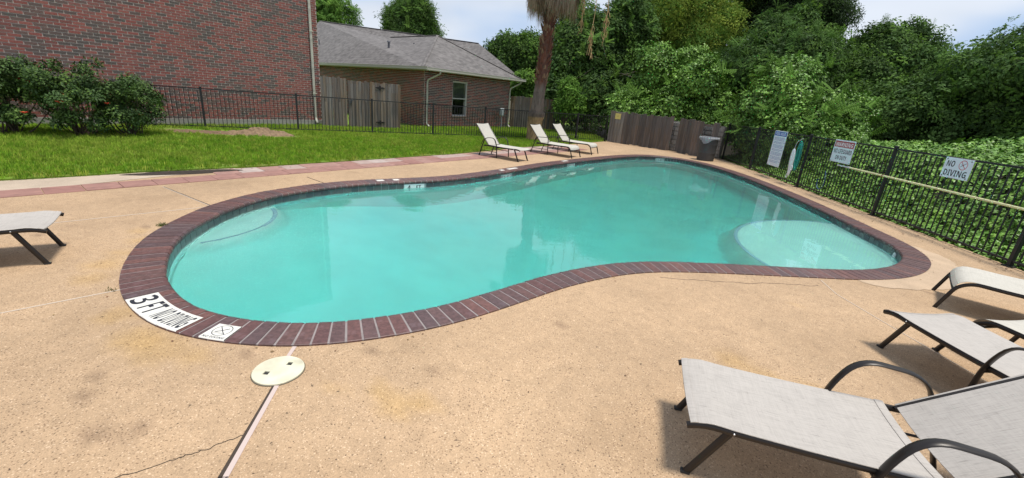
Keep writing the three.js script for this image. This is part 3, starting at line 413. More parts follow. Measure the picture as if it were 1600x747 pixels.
  { const box1 = merge([boxAt(WL + 2 * o + 0.22, 0.11, 0.012, WL / 2, e - 0.03, o + 0.115), boxAt(WL + 2 * o, 0.012, 0.1, WL / 2, e - 0.08, o + 0.06), boxAt(WL + 2 * o, 0.14, 0.02, WL / 2, e - 0.045, o + 0.01), boxAt(WL + 2 * o + 0.22, 0.015, 0.022, WL / 2, e + 0.028, o + 0.118)]); part('gutter', box1, cream, t);
    const box2 = merge([boxAt(0.012, 0.11, 12.6, -o - 0.115, e - 0.03, -5.8 + o), boxAt(0.1, 0.012, 12.4, -o - 0.06, e - 0.08, -5.8 + o), boxAt(0.02, 0.14, 12.4, -o - 0.01, e - 0.045, -5.8 + o), boxAt(0.022, 0.015, 12.6, -o - 0.118, e + 0.028, -5.8 + o)]); part('gutter', box2, cream, t); }
  for (const x of [0.12, WL - 0.02]) part('downspout', tube([[x + (x > 3 ? 0.3 : 0.36), e - 0.1, o + 0.05], [x + (x > 3 ? 0.3 : 0.36), e - 0.2, o + 0.03], [x, e - 0.5, 0.06], [x, 0.18, 0.06], [x + 0.02, 0.06, 0.24]], 0.05, 0.035, 8, 0.12, V(1, 0, 0)), cream, t);
  // meter box on a pipe in front of the wall
  const u = thing('meter_box', 'small grey meter box on a pipe by the house downspout', 'meter box', [-1.15, lawnY, -24.2], turn); const grey = std([0.36, 0.4, 0.42], 0.45, { metalness: 0.2 });
  part('box', (() => { const g = new RoundedBoxGeometry(0.24, 0.4, 0.16, 3, 0.04); g.translate(0, 0.86, 0); return g; })(), grey, u); part('pipe', new THREE.CylinderGeometry(0.03, 0.03, 0.7, 12).translate(0, 0.33, 0), grey, u);
}

// ------------------------------------------------------------------ wooden fences
const woodTex = colorTex(512, (u, v) => { const s = fbm(u * 26, v * 3, 4, 301, 26), f = fbm(u * 90, v * 5, 3, 305, 90), k = sstep(0.55, 0.75, fbm(u * 12, v * 5, 4, 309, 12)); const a = 0.45 + 0.75 * s + 0.5 * (f - 0.5); return [lerp(0.62, 0.68, k) * a, lerp(0.60, 0.59, k) * a, lerp(0.585, 0.5, k) * a]; }, 1);
const woodBump = grayTex(512, (u, v) => 0.6 * fbm(u * 60, v * 4, 4, 305, 60) + 0.4 * fbm(u * 14, v * 3, 3, 301, 14), 1);
const woodMats = [[0.30, 0.28, 0.265], [0.24, 0.21, 0.19], [0.19, 0.175, 0.165], [0.34, 0.29, 0.24], [0.26, 0.19, 0.13], [0.15, 0.14, 0.134], [0.36, 0.35, 0.33]].map((c) => std([c[0] * 1.12, c[1] * 1.11, c[2] * 1.1], 0.9, { map: woodTex, bumpMap: woodBump, bumpScale: 0.006 }));
function boardGeo(w, h, ear = 0.025) { const s = new THREE.Shape(); s.moveTo(-w / 2, 0); s.lineTo(w / 2, 0); s.lineTo(w / 2, h - ear); s.lineTo(w / 2 - ear, h); s.lineTo(-w / 2 + ear, h); s.lineTo(-w / 2, h - ear); s.closePath(); const g = new THREE.ExtrudeGeometry(s, { depth: 0.018, bevelEnabled: true, bevelSize: 0.002, bevelThickness: 0.002, bevelSegments: 1 }); const u = g.attributes.uv, o = rnd(), p = rnd(); for (let i = 0; i < u.count; i++) u.setXY(i, u.getX(i) * 1.0 + o, u.getY(i) * 0.5 + p); return g; }
function boards(parent, x0, x1, w, h, y0, mats, jit = 0.012, name = 'board') { const gs = [0, 1, 2, 3].map((k) => boardGeo(w - 0.006, h + (k - 1.5) * jit)); for (let x = x0 + w / 2; x < x1 - w * 0.3; x += w) { const m = part(name, pick(gs), pick(mats), parent); m.position.set(x, y0 + rr(-jit, jit), rr(-0.004, 0.006)); m.rotation.set(rr(-0.008, 0.008), rr(-0.05, 0.05), rr(-0.006, 0.006)); } }
const alongDir = (a, b) => ({ l: Math.hypot(b[0] - a[0], b[1] - a[1]), turn: Math.atan2(-(b[1] - a[1]), b[0] - a[0]) });
{
  seed(61);
  let a = [-7.8, -17.15], b = [-7.0, -17.66], q = alongDir(a, b);
  let t = thing('wood_fence', 'short weathered wood fence panel beside the tall brick building', 'fence', [a[0], lawnY, a[1]], q.turn);
  boards(t, 0, q.l, 0.105, 1.84, 0.02, [woodMats[0], woodMats[3], woodMats[6], woodMats[1]]); part('rail', boxAt(q.l, 0.085, 0.04, q.l / 2, 0.4, -0.03), woodMats[1], t); part('rail', boxAt(q.l, 0.085, 0.04, q.l / 2, 1.5, -0.03), woodMats[1], t);
  a = [-6.96, -17.69]; b = [-5.2, -18.8]; q = alongDir(a, b);
  t = thing('wood_gate', 'weathered wooden gate with black iron strap hinges beside the house', 'gate', [a[0], lawnY, a[1]], q.turn);
  boards(t, 0, q.l, 0.105, 1.76, 0.03, [woodMats[0], woodMats[3], woodMats[1], woodMats[4], woodMats[2]]); for (const y of [0.35, 1.5]) part('rail', boxAt(q.l, 0.085, 0.04, q.l / 2, y, -0.03), woodMats[1], t);
  for (const y of [0.24, 1.6]) { const s = new THREE.Shape(); s.moveTo(-0.2, 0); s.quadraticCurveTo(-0.1, 0.05, -0.04, 0.02); s.lineTo(-0.04, 0.08); s.lineTo(0.04, 0.08); s.lineTo(0.04, 0.02); s.quadraticCurveTo(0.1, 0.05, 0.2, 0); s.quadraticCurveTo(0.1, -0.05, 0.04, -0.02); s.lineTo(0.04, -0.08); s.lineTo(-0.04, -0.08); s.lineTo(-0.04, -0.02); s.quadraticCurveTo(-0.1, -0.05, -0.2, 0); const g = new THREE.ExtrudeGeometry(s, { depth: 0.012, bevelEnabled: false }); g.translate(q.l * 0.6, y, 0.03); part('hinge', g, metalMat, t); }
  part('latch', merge([boxAt(0.05, 0.14, 0.02, 0.12, 1.02, 0.035), boxAt(0.16, 0.025, 0.025, 0.1, 1.04, 0.05), boxAt(0.03, 0.1, 0.03, 0.06, 0.95, 0.045)]), std([0.12, 0.13, 0.14], 0.4, { metalness: 0.6 }), t);
  a = [-0.75, -25.6]; b = [1.95, -26.3]; q = alongDir(a, b);
  t = thing('wood_fence', 'weathered brown board fence behind the palm trunk', 'fence', [a[0], lawnY, a[1]], q.turn);
  boards(t, 0, q.l, 0.125, 1.72, 0.02, [woodMats[1], woodMats[2], woodMats[4], woodMats[5]]); for (const y of [0.35, 1.4]) part('rail', boxAt(q.l, 0.085, 0.04, q.l / 2, y, -0.03), woodMats[2], t);
}
{ // pump enclosure: grey picket panels, stone wall behind, notice, waste drum
  seed(67);
  let a = [4.32, -22.1], b = [6.72, -19.95], q = alongDir(a, b);
  let t = thing('wood_fence', 'grey weathered picket screen with a small yellow notice, behind the pool', 'fence', [a[0], 0, a[1]], q.turn);
  const g0 = [woodMats[0], woodMats[1], woodMats[2], woodMats[1]];
  boards(t, 0, 0.75, 0.15, 1.46, 0.015, [woodMats[6], woodMats[0]], 0.01); boards(t, 0.75, q.l, 0.165, 1.46, 0.015, [woodMats[2], woodMats[1], woodMats[5], woodMats[2]], 0.02); for (const y of [0.3, 1.2]) part('rail', boxAt(q.l, 0.09, 0.04, q.l / 2, y, -0.034), woodMats[2], t);
  const n = thing('notice_plate', 'small yellow notice plate fixed to the grey picket screen', 'sign', [a[0] + Math.cos(q.turn) * 0.42 + Math.sin(q.turn) * 0.03, 1.12, a[1] - Math.sin(q.turn) * 0.42 + Math.cos(q.turn) * 0.03], q.turn);
  part('plate', boxAt(0.3, 0.27, 0.006, 0, 0.14, 0), std([0.74, 0.62, 0.2], 0.5), n); part('bolt', new THREE.SphereGeometry(0.012, 8, 6).translate(0, 0.14, 0.006), metalMat, n);
  a = [6.92, -19.7]; b = [7.82, -17.72]; q = alongDir(a, b);
  t = thing('wood_fence', 'grey picket screen panel with missing boards behind the waste drum', 'fence', [a[0], 0, a[1]], q.turn);
  boards(t, 0, q.l * 0.62, 0.17, 1.44, 0.015, [woodMats[2], woodMats[5], woodMats[1]], 0.02); boards(t, q.l * 0.86, q.l, 0.15, 1.44, 0.015, [woodMats[1], woodMats[2]], 0.015); part('rail', boxAt(q.l, 0.09, 0.04, q.l / 2, 1.3, -0.034), woodMats[1], t); part('rail', boxAt(q.l, 0.09, 0.04, q.l / 2, 0.3, -0.034), woodMats[2], t);
  const sw = thing('stone_wall', 'pale grey stone block wall showing through the picket gaps', 'wall', [6.35, 0, -20.9], Math.atan2(-(3.2), 1.55)); 
  const sa = [5.9, -20.8], sb = [8.05, -18.2], sq = alongDir(sa, sb); sw.position.set(sa[0] + 0.3, 0, sa[1] - 0.25); sw.rotation.y = sq.turn;
  part('wall_core', boxAt(sq.l, 1.3, 0.2, sq.l / 2, 0.65, -0.12), std([0.3, 0.28, 0.25], 0.95, { map: mottle }), sw);
  const stoneM = [[0.42, 0.4, 0.36], [0.36, 0.34, 0.31], [0.48, 0.45, 0.4]].map((c) => std(c, 0.9, { map: mottle, bumpMap: grain, bumpScale: 0.01 }));
  for (let r = 0, y = 0.02; y < 1.22; r++) { const h = rr(0.13, 0.2); for (let x = -(r % 2) * 0.1; x < sq.l - 0.1;) { const w = rr(0.18, 0.4), x0 = Math.max(0, x), x1 = Math.min(sq.l, x + w); x += w; if (x1 - x0 > 0.08) { const g = new RoundedBoxGeometry(x1 - x0 - 0.018, h - 0.018, 0.06, 1, 0.015); const m = part('stone', g, pick(stoneM), sw); m.position.set((x0 + x1) / 2, y + h / 2, rr(-0.01, 0.01)); } } y += h; }
  const d = thing('waste_drum', 'dark grey waste drum with a clear liner bag folded over its rim', 'bin', [7.32, 0, -17.28]);
  const prof = [[0, 0], [0.30, 0], [0.315, 0.015], [0.32, 0.28], [0.332, 0.295], [0.332, 0.315], [0.322, 0.33], [0.328, 0.6], [0.342, 0.615], [0.342, 0.635], [0.332, 0.65], [0.336, 0.86], [0.35, 0.87], [0.35, 0.89], [0.33, 0.89], [0.322, 0.86], [0.31, 0.1], [0, 0.1]].map((p) => new THREE.Vector2(...p));
  part('drum', new THREE.LatheGeometry(prof, 40), std([0.075, 0.075, 0.075], 0.6, { map: mottle }), d);
  const lp = [], li = [], ln = 72; for (let k = 0; k <= ln; k++) { const an = (k / ln) * 6.2832, hang = 0.05 + 0.17 * Math.pow(Math.max(0, Math.cos(an - 2.3)), 6) + 0.05 * vnoise(k * 0.35, 0, 3), rp = 0.008 * Math.sin(k * 1.9) + 0.006 * Math.sin(k * 3.1); for (const [r, y] of [[0.3, 0.72], [0.325, 0.9], [0.356 + rp, 0.9], [0.366 + rp * 1.5, 0.9 - hang * 0.5], [0.362 + rp * 2, 0.9 - hang]]) lp.push(Math.cos(an) * r, y, Math.sin(an) * r); }
  for (let k = 0; k < ln; k++) for (let i = 0; i < 4; i++) { const p = k * 5 + i; li.push(p, p + 5, p + 1, p + 1, p + 5, p + 6); } const lg = new THREE.BufferGeometry(); lg.setAttribute('position', new THREE.Float32BufferAttribute(lp, 3)); lg.setIndex(li); lg.computeVertexNormals();
  part('liner_bag', lg, phys([0.42, 0.43, 0.45], 0.45, { transmission: 0.35, thickness: 0, side: THREE.DoubleSide }), d);
}

// ------------------------------------------------------------------ iron fences
function ironFence(label, a, b, posts, h, gap, extra) { // a, b: ends on plan; posts: distances of the posts along it
  const q = alongDir(a, b), t = thing('iron_fence', label, 'fence', [a[0], 0, a[1]], q.turn), pk = new THREE.BoxGeometry(0.016, h - 0.1, 0.016), pg = new THREE.BoxGeometry(0.055, h + 0.02, 0.055), cg = new RoundedBoxGeometry(0.07, 0.025, 0.07, 1, 0.008);
  part('rail', boxAt(q.l, 0.032, 0.03, q.l / 2, h - 0.02, 0), fenceMat, t); part('rail', boxAt(q.l, 0.028, 0.028, q.l / 2, 0.09, 0), fenceMat, t);
  for (const s of posts) { const p = part('post', pg, fenceMat, t); p.position.set(s, h / 2 + 0.01, 0); const c = part('post_cap', cg, fenceMat, p); c.position.set(0, h / 2 + 0.022, 0); const f = part('base_plate', new THREE.BoxGeometry(0.12, 0.012, 0.12), fenceMat, p); f.position.set(0, -h / 2 - 0.0, 0); }
  for (let s = gap / 2; s < q.l; s += gap) { if (posts.some((p) => Math.abs(p - s) < 0.045)) continue; const m = part('picket', pk, fenceMat, t); m.position.set(s, 0.05 + (h - 0.1) / 2, 0); }
  return { t, q };
}
{
  const a = [-17.2, -9.2], b = [4.2, -22.0], q = alongDir(a, b), on = (x, z) => Math.hypot(x - a[0], z - a[1]);
  ironFence('long black iron picket fence across the back of the lawn', a, b, [on(-16.7, -9.5), on(-14.4, -10.87), on(-12.2, -12.18), on(-9.87, -13.58), on(-7.62, -14.92), on(-5.5, -16.19), on(-3.5, -17.39), on(-1.56, -18.55), on(0.6, -19.85), on(2.6, -21.05), q.l - 0.03], 1.22, 0.112);
}
const F = { a: [fenceX(-18.35), -18.35], b: [fenceX(-1.2), -1.2] };
const fq = alongDir(F.a, F.b), fOn = (z) => (z + 18.35) / Math.cos(Math.atan(0.08648)) ** 0 * Math.sqrt(1 + 0.08648 ** 2);
ironFence('black iron picket fence along the pool deck, carrying the signs', F.a, F.b, [0.03, fOn(-15.55), fOn(-12.28), fOn(-9.12), fOn(-6.14), fOn(-3.1)], 1.43, 0.115);
// things hung on that fence: local frame x along fence (towards the camera), y up, z towards... the pool is on the local -z or +z side
const poolSide = 1; // local +z of things hung on it points to the pool
const hung = (name, label, cat, z, y, off = 0.035) => { const t = thing(name, label, cat, [fenceX(z), y, z], fq.turn); const n = V(0, 0, poolSide).applyAxisAngle(V(0, 1, 0), fq.turn); t.position.addScaledVector(n, off); if (poolSide < 0) t.rotation.y += Math.PI; return t; };
function signOn(label, z0, z1, y0, y1, draw) {
  const t = hung('sign', label, 'sign', (z0 + z1) / 2, y0), w = Math.abs(z1 - z0), h = y1 - y0, s = 900 / Math.max(w, h), cv = document.createElement('canvas'); cv.width = Math.round(w * s); cv.height = Math.round(h * s); const c = cv.getContext('2d'); draw(c, cv.width, cv.height);
  const tx = new THREE.CanvasTexture(cv); tx.colorSpace = THREE.SRGBColorSpace; tx.magFilter = THREE.LinearFilter; tx.anisotropy = 8;
  part('panel', (() => { const g = new RoundedBoxGeometry(w, h, 0.006, 2, 0.003); g.translate(0, h / 2, 0); return g; })(), std([0.7, 0.72, 0.74], 0.5), t);
  const f = part('print', new THREE.PlaneGeometry(w - 0.008, h - 0.008).translate(0, h / 2, 0.0045), std([1, 1, 1], 0.45, { map: tx }), t);
  for (const [x, y] of [[-1, 1], [1, 1], [-1, -1], [1, -1]]) part('tie', boxAt(0.014, 0.02, 0.02, x * (w / 2 - 0.04), h / 2 + y * (h / 2 - 0.03), -0.002), fenceMat, t);
}
const fit = (c, s, x0, x1, base, hgt, font = 'bold', fam = 'sans-serif') => { c.save(); c.font = `${font} 200px ${fam}`; const w = c.measureText(s).width; c.translate(x0, base); c.scale((x1 - x0) / w, hgt / 146); c.fillText(s, 0, 0); c.restore(); };
signOn('tall white board headed POOL RULES in a blue band, on the iron fence', -14.3, -13.5, 0.365, 1.445, (c, W, H) => {
  c.fillStyle = '#dfe6ee'; c.fillRect(0, 0, W, H); c.fillStyle = '#2f5fae'; c.fillRect(W * 0.03, H * 0.02, W * 0.94, H * 0.12); c.fillStyle = '#e8f0fa'; fit(c, 'POOL RULES', W * 0.1, W * 0.9, H * 0.118, H * 0.078); seed(81);
  c.fillStyle = '#4a64a6'; const rows = [3, 2, 3, 2, 3, 3, 2]; let y = H * 0.185; rows.forEach((n) => { for (let k = 0; k < n; k++) { let x = W * 0.1; const end = W * (k === n - 1 ? rr(0.5, 0.85) : 0.92); while (x < end) { const w = rr(0.04, 0.13) * W; for (let q = x; q < x + w - 5; q += 9) c.fillRect(q, y + rr(0, 3), 5.5, H * 0.02 - rr(0, 5)); x += w + W * 0.018; } y += H * 0.034; } y += H * 0.02; });
});
signOn('white sign with red WARNING band reading NO LIFEGUARD ON DUTY', -11.1, -10.32, 0.91, 1.44, (c, W, H) => {
  c.fillStyle = '#dfe7ec'; c.fillRect(0, 0, W, H); c.fillStyle = '#a83a42'; c.fillRect(W * 0.03, H * 0.05, W * 0.94, H * 0.27); c.fillStyle = '#f2eef0'; fit(c, 'WARNING', W * 0.07, W * 0.93, H * 0.28, H * 0.18); c.fillStyle = '#1c2630'; fit(c, 'NO LIFEGUARD', W * 0.05, W * 0.95, H * 0.6, H * 0.2); fit(c, 'ON DUTY', W * 0.22, W * 0.78, H * 0.88, H * 0.19);
});
signOn('white sign reading NO DIVING with a red crossed-out diver', -7.85, -7.3, 1.07, 1.415, (c, W, H) => {
  c.fillStyle = '#dde4ec'; c.fillRect(0, 0, W, H); c.fillStyle = '#14181f'; fit(c, 'NO', W * 0.08, W * 0.4, H * 0.44, H * 0.3); fit(c, 'DIVING', W * 0.07, W * 0.93, H * 0.9, H * 0.31);
  const cx = W * 0.69, cy = H * 0.3, R = H * 0.225; c.strokeStyle = '#2b2f36'; c.lineWidth = H * 0.022; c.beginPath(); c.moveTo(cx + R * 0.7, cy - R * 0.5); c.lineTo(cx - R * 0.1, cy + R * 0.05); c.lineTo(cx - R * 0.6, cy + R * 0.45); c.moveTo(cx - R * 0.5, cy - R * 0.1); c.lineTo(cx + R * 0.2, cy); c.stroke(); c.strokeStyle = '#c03a45'; c.lineWidth = H * 0.03; c.beginPath(); c.arc(cx, cy, R, 0, 7); c.moveTo(cx - R * 0.65, cy - R * 0.7); c.lineTo(cx + R * 0.65, cy + R * 0.7); c.stroke();
});
{ // service pole tied along the fence
  const t = hung('pool_pole', 'long pale yellow telescopic pool pole tied along the iron fence', 'pole', -10.7, 0.85, 0.05), L = 7.4, c = (g) => g.rotateZ(Math.PI / 2);
  part('tube', c(new THREE.CylinderGeometry(0.02, 0.02, L, 16)).translate(0.42 + L / 2, 0, 0), std([0.68, 0.64, 0.34], 0.4), t); part('tip', c(new THREE.CylinderGeometry(0.016, 0.016, 0.44, 16)).translate(0.21, 0, 0), std([0.62, 0.64, 0.66], 0.35, { metalness: 0.4 }), t); part('collar', c(new THREE.CylinderGeometry(0.024, 0.024, 0.07, 16)).translate(0.44, 0, 0), std([0.5, 0.5, 0.5], 0.5), t);
  for (const x of [1.55, 4.55]) part('cord', new THREE.TorusGeometry(0.028, 0.006, 8, 16).rotateY(Math.PI / 2).translate(x, 0, -0.006), std([0.35, 0.12, 0.05], 0.8), t);
}
{ // rescue float and its rope
  const t = hung('rescue_float', 'white foam rescue float hanging from a cord on the fence post', 'rescue float', -12.72, 0.22, 0.09); const white = std([0.78, 0.79, 0.8], 0.55);
  const pts = [[0, 0.02], [0.03, 0.03], [0.055, 0.12], [0.075, 0.3], [0.085, 0.5], [0.08, 0.66], [0.055, 0.76], [0.02, 0.8], [0, 0.805]].map((p) => new THREE.Vector2(...p)); const g = new THREE.LatheGeometry(pts, 24); g.scale(1.15, 1, 0.5); part('float_body', g, white, t).rotation.z = 0.08;
  part('strap', tube([[-0.05, 0.16, 0.0], [-0.1, 0.02, 0.01], [-0.05, -0.06, 0.02], [0.02, 0.04, 0]], 0.012, 0.004, 8, 0.06), white, t); part('strap', tube([[0.06, 0.22, 0.0], [0.13, 0.18, 0.02], [0.13, 0.28, 0.01], [0.06, 0.34, 0]], 0.012, 0.004, 8, 0.05), white, t); part('hanger_cord', tube([[-0.06, 0.78, 0], [-0.02, 0.98, 0.0], [0.2, 1.12, -0.03]], 0.006, 0.006, 8, 0.05), white, t);
  const r = hung('rope_coil', 'coil of teal throw rope hanging beside the white rescue float', 'rope', -12.5, 0.42, 0.07), teal = std([0.03, 0.30, 0.24], 0.7); seed(91);
  for (let k = 0; k < 9; k++) { const w = rr(0.05, 0.1), h = rr(0.33, 0.42), x = rr(-0.03, 0.03), z = rr(-0.02, 0.03); part('loop', tube(Array.from({ length: 21 }, (_, i) => { const a = (i / 20) * 6.2832; return [x + Math.sin(a) * w, 0.42 + Math.cos(a) * h + rr(-0.01, 0.01), z + Math.cos(a) * 0.01]; }), 0.009, 0.009, 6, 0.03), teal, r); }
  part('wrap', tube(Array.from({ length: 30 }, (_, i) => [Math.cos(i * 1.2) * 0.075, 0.62 + i * 0.004, Math.sin(i * 1.2) * 0.035]), 0.009, 0.009, 6, 0.03), teal, r); part('hook', tube([[0.05, 0.82, -0.05], [0.05, 0.88, 0.03], [0.02, 0.78, 0.04]], 0.006, 0.006, 8, 0.03), metalMat, r);
  const h = hung('hose_loop', 'thin blue hose hanging in a loop low on the iron fence', 'hose', -11.2, 0.15, 0.03); part('hose', tube(Array.from({ length: 25 }, (_, i) => { const a = (i / 24) * 5 - 0.9; return [-Math.cos(a * 0.9 + 0.35) * 0.16 + 0.02, 0.18 - Math.sin(a * 0.9 + 0.35) * 0.17 + (i > 18 ? (i - 18) * 0.03 : 0), 0.01 * i / 8]; }), 0.009, 0.009, 8, 0.04), std([0.03, 0.09, 0.22], 0.5), h);
}

// ------------------------------------------------------------------ sun loungers
const weave = (r, g, b) => colorTex(512, (u, v) => { const wx = 0.5 + 0.5 * Math.sin(u * 512 * 1.57), streak = vnoise(u * 8, v * 256, 401, 0) * 0.5 + vnoise(u * 3, v * 512, 403, 0) * 0.5, warp = vnoise(u * 256, v * 6, 405), spot = sstep(0.55, 0.85, fbm(u * 5, v * 5, 3, 407, 5)); const line = sstep(0.72, 0.9, vnoise(u * 300, v * 14, 411)) * 0.2 + sstep(0.78, 0.92, vnoise(u * 12, v * 300, 413)) * 0.12; const a = 0.84 + 0.16 * streak + 0.14 * (warp - 0.3) - line - 0.06 * spot; return [r * a, g * a, b * a]; }, 1.9);
const slingGrey = std([1, 1, 1], 0.75, { map: weave(0.42, 0.385, 0.35), bumpMap: grain, bumpScale: 0.001, side: THREE.DoubleSide });
const slingCream = std([1, 1, 1], 0.75, { map: weave(0.50, 0.47, 0.41), bumpMap: grain, bumpScale: 0.001, side: THREE.DoubleSide });
const bronze = std([0.022, 0.018, 0.016], 0.38, { metalness: 0.35 });
function sling(prof, hw, sag = 0.012) { // woven sheet between the rails following a profile in the x-y plane
  const c = new THREE.CatmullRomCurve3(prof.map((p) => V(p[0], p[1], 0)), false, 'centripetal'), n = 28, m = 8, P = c.getSpacedPoints(n), L = c.getLength(), pos = [], uv = [], idx = [];
  for (const o of [0, -0.003]) for (let i = 0; i <= n; i++) for (let k = 0; k <= m; k++) { const w = (k / m) * 2 - 1; pos.push(P[i].x, P[i].y - sag * (1 - w * w) + o, w * hw); uv.push(w * hw, (i / n) * L); }
  const row = m + 1, lay = (n + 1) * row; for (let i = 0; i < n; i++) for (let k = 0; k < m; k++) { const a = i * row + k; idx.push(a, a + 1, a + row, a + 1, a + row + 1, a + row, lay + a, lay + a + row, lay + a + 1, lay + a + 1, lay + a + row, lay + a + row + 1); }
  for (let i = 0; i < n; i++) for (const k of [0, m]) { const a = i * row + k, b = a + row; idx.push(a, b, lay + a, b, lay + b, lay + a); } for (let k = 0; k < m; k++) for (const i of [0, n]) { const a = i * row + k; idx.push(a, a + 1, lay + a, a + 1, lay + a + 1, lay + a); }
  const g = new THREE.BufferGeometry(); g.setAttribute('position', new THREE.Float32BufferAttribute(pos, 3)); g.setAttribute('uv', new THREE.Float32BufferAttribute(uv, 2)); g.setIndex(idx); g.computeVertexNormals(); return g;
}
function lounger(kind, label, x, z, ax, az, recline, mat, group) {
  const t = thing('sun_lounger', label, 'sun lounger', [x, 0.002, z], Math.atan2(-az, ax), group), A = kind === 'A', hw = A ? 0.272 : 0.335, hx = A ? 1.1 : 1.19, hy = A ? 0.338 : 0.36, bl = A ? 0.76 : 0.72, up = V(0, 0, 1);
  const seatProf = A ? [[0.0, 0.325], [0.05, 0.34], [0.11, 0.348], [0.2, 0.342], [0.6, 0.334], [hx - 0.03, hy]] : [[0.075, 0.255], [0.1, 0.31], [0.15, 0.345], [0.22, 0.355], [0.5, 0.35], [hx - 0.02, hy]];
  const cr = Math.cos(recline), sr = Math.sin(recline), bx = (d, e = 0) => [hx + 0.02 + cr * d - sr * e, hy + sr * d + cr * e];
  for (const s of [-1, 1]) {
    const rail = A ? [[-0.012, 0.318], [0.05, 0.338], [0.12, 0.343], [0.22, 0.338], [0.6, 0.33], [1.26, 0.332]] : [[0, 0], [0.095, 0.285], [0.2, 0.352], [0.5, 0.345], [1.36, 0.35]];
    const r = part('side_rail', tube(rail.map((p) => [p[0], p[1] - 0.006, s * (hw + 0.012)]), 0.012, 0.019, 10, A ? 0.05 : 0.13, up), bronze, t);
    if (A) { const l = part('leg', tube([[0.2, 0.325, s * (hw - 0.012)], [0.045, 0.0, s * (hw - 0.016)]], 0.013, 0.021, 10, 0.04, up), bronze, t); part('foot_glide', boxAt(0.045, 0.012, 0.03, 0.043, 0.006, s * (hw - 0.016)), std([0.02, 0.02, 0.02], 0.7), l); part('bolt', new THREE.SphereGeometry(0.006, 8, 6).translate(0.2, 0.335, s * (hw + 0.026)), std([0.6, 0.6, 0.6], 0.3, { metalness: 0.8 }), l); }
    const aw = s * (hw + (A ? 0.036 : 0.06));
    const arm = A ? [[0.77, 0, aw], [0.80, 0.36, aw], [0.90, 0.575, aw], [1.24, 0.545, aw], [1.43, 0, aw]] : [[0.88, 0, aw], [0.91, 0.562, aw], [1.34, 0.545, aw], [1.54, 0, aw]];
    part('armrest', tube(arm, 0.025, 0.010, 10, A ? 0.13 : 0.06, up), bronze, t);
    part('back_rail', tube([[...bx(0), s * (hw - 0.004)], [...bx(bl), s * (hw - 0.004)]], 0.011, 0.016, 10, 0.03, up), bronze, t);
    part('back_strut', tube([[...bx(bl * 0.36, -0.02), s * (hw - 0.03)], [hx + 0.26 + 0.1 * cr, 0.335, s * (hw - 0.03)]], 0.008, 0.008, 8, 0.03), bronze, t);
    part('stretcher', tube([[A ? 0.795 : 0.893, 0.17, aw], [A ? 1.37 : 1.478, 0.17, aw]], 0.008, 0.008, 8, 0.03), bronze, t);
  }
  for (const [px, py, w] of [[A ? 0.2 : 0.078, A ? 0.318 : 0.235, hw], [A ? 0.8 : 0.9, 0.296, hw + 0.03], [A ? 1.28 : 1.37, 0.30, hw + 0.03]]) part('crossbar', tube([[px, py, -w], [px, py, w]], 0.011, 0.011, 8, 0.02), bronze, t);
  part('back_rail', tube([[...bx(bl), -hw], [...bx(bl), hw]], 0.012, 0.012, 8, 0.02), bronze, t);
  const seat = part('seat_sling', sling(seatProf.map((p) => [p[0], p[1] + 0.012]), hw + 0.022, 0.02), mat, t); for (const [a, b] of A ? [[0.0, 0.035], [hx - 0.075, hx - 0.032]] : [[0.077, 0.096], [hx - 0.06, hx - 0.022]]) { const at = (q) => { for (let i = 1; i < seatProf.length; i++) if (q <= seatProf[i][0] + 1e-6) return lerp(seatProf[i - 1][1], seatProf[i][1], clamp((q - seatProf[i - 1][0]) / (seatProf[i][0] - seatProf[i - 1][0]))); return hy; }; part('hem', sling([[a, at(a) + 0.0155], [(a + b) / 2, at((a + b) / 2) + 0.0165], [b, at(b) + 0.0155]], hw + 0.0225, 0.02), mat, seat); } part('back_sling', sling([0.015, 0.25, 0.5, 0.75, 1].map((f) => bx(f * bl, 0.018 + (f === 0 || f === 1 ? 0 : -0.006))), hw + 0.014, 0.02), mat, t);
  return t;
}
const D = Math.PI / 180;
lounger('A', 'grey sling sun lounger with low reclined back beside another on open deck', 1.038, -2.039, 0.966, 0.257, 36 * D, slingGrey, 'sun loungers on the near deck').userData.label = 'grey sling lounger standing alone on the sandy deck, back low, joint strip beyond it';
lounger('A', 'grey sling lounger straddling the white joint line of the deck', 3.515, -3.38, 0.06, 0.998, 36 * D, slingGrey, 'sun loungers on the near deck');
lounger('B', 'cream sling lounger with curved-down foot rails between pool end and iron fence', 4.88, -4.59, 0.752, 0.66, 40 * D, slingCream, 'sun loungers on the near deck');
lounger('B', 'cream sling lounger half hidden behind the lounger on the joint line', 4.32, -3.52, 0.2, 0.98, 40 * D, slingCream, 'sun loungers on the near deck');
lounger('A', 'grey sling lounger on the deck near the three foot depth marker', -4.29, -3.74, -0.82, 0.572, 40 * D, slingGrey);
lounger('A', 'white sling lounger with splayed front legs on the red pavers', 0.154, -12.566, -0.844, -0.536, 49 * D, slingCream, 'upright loungers on the paver strip');
lounger('B', 'white sling lounger on pavers, between two others, with square armrests', 1.894, -14.486, -0.863, -0.505, 49 * D, slingCream, 'upright loungers on the paver strip');
lounger('B', 'white sling lounger on pavers closest to the grey picket screen', 2.76, -15.99, -0.88, -0.475, 50 * D, slingCream, 'upright loungers on the paver strip');

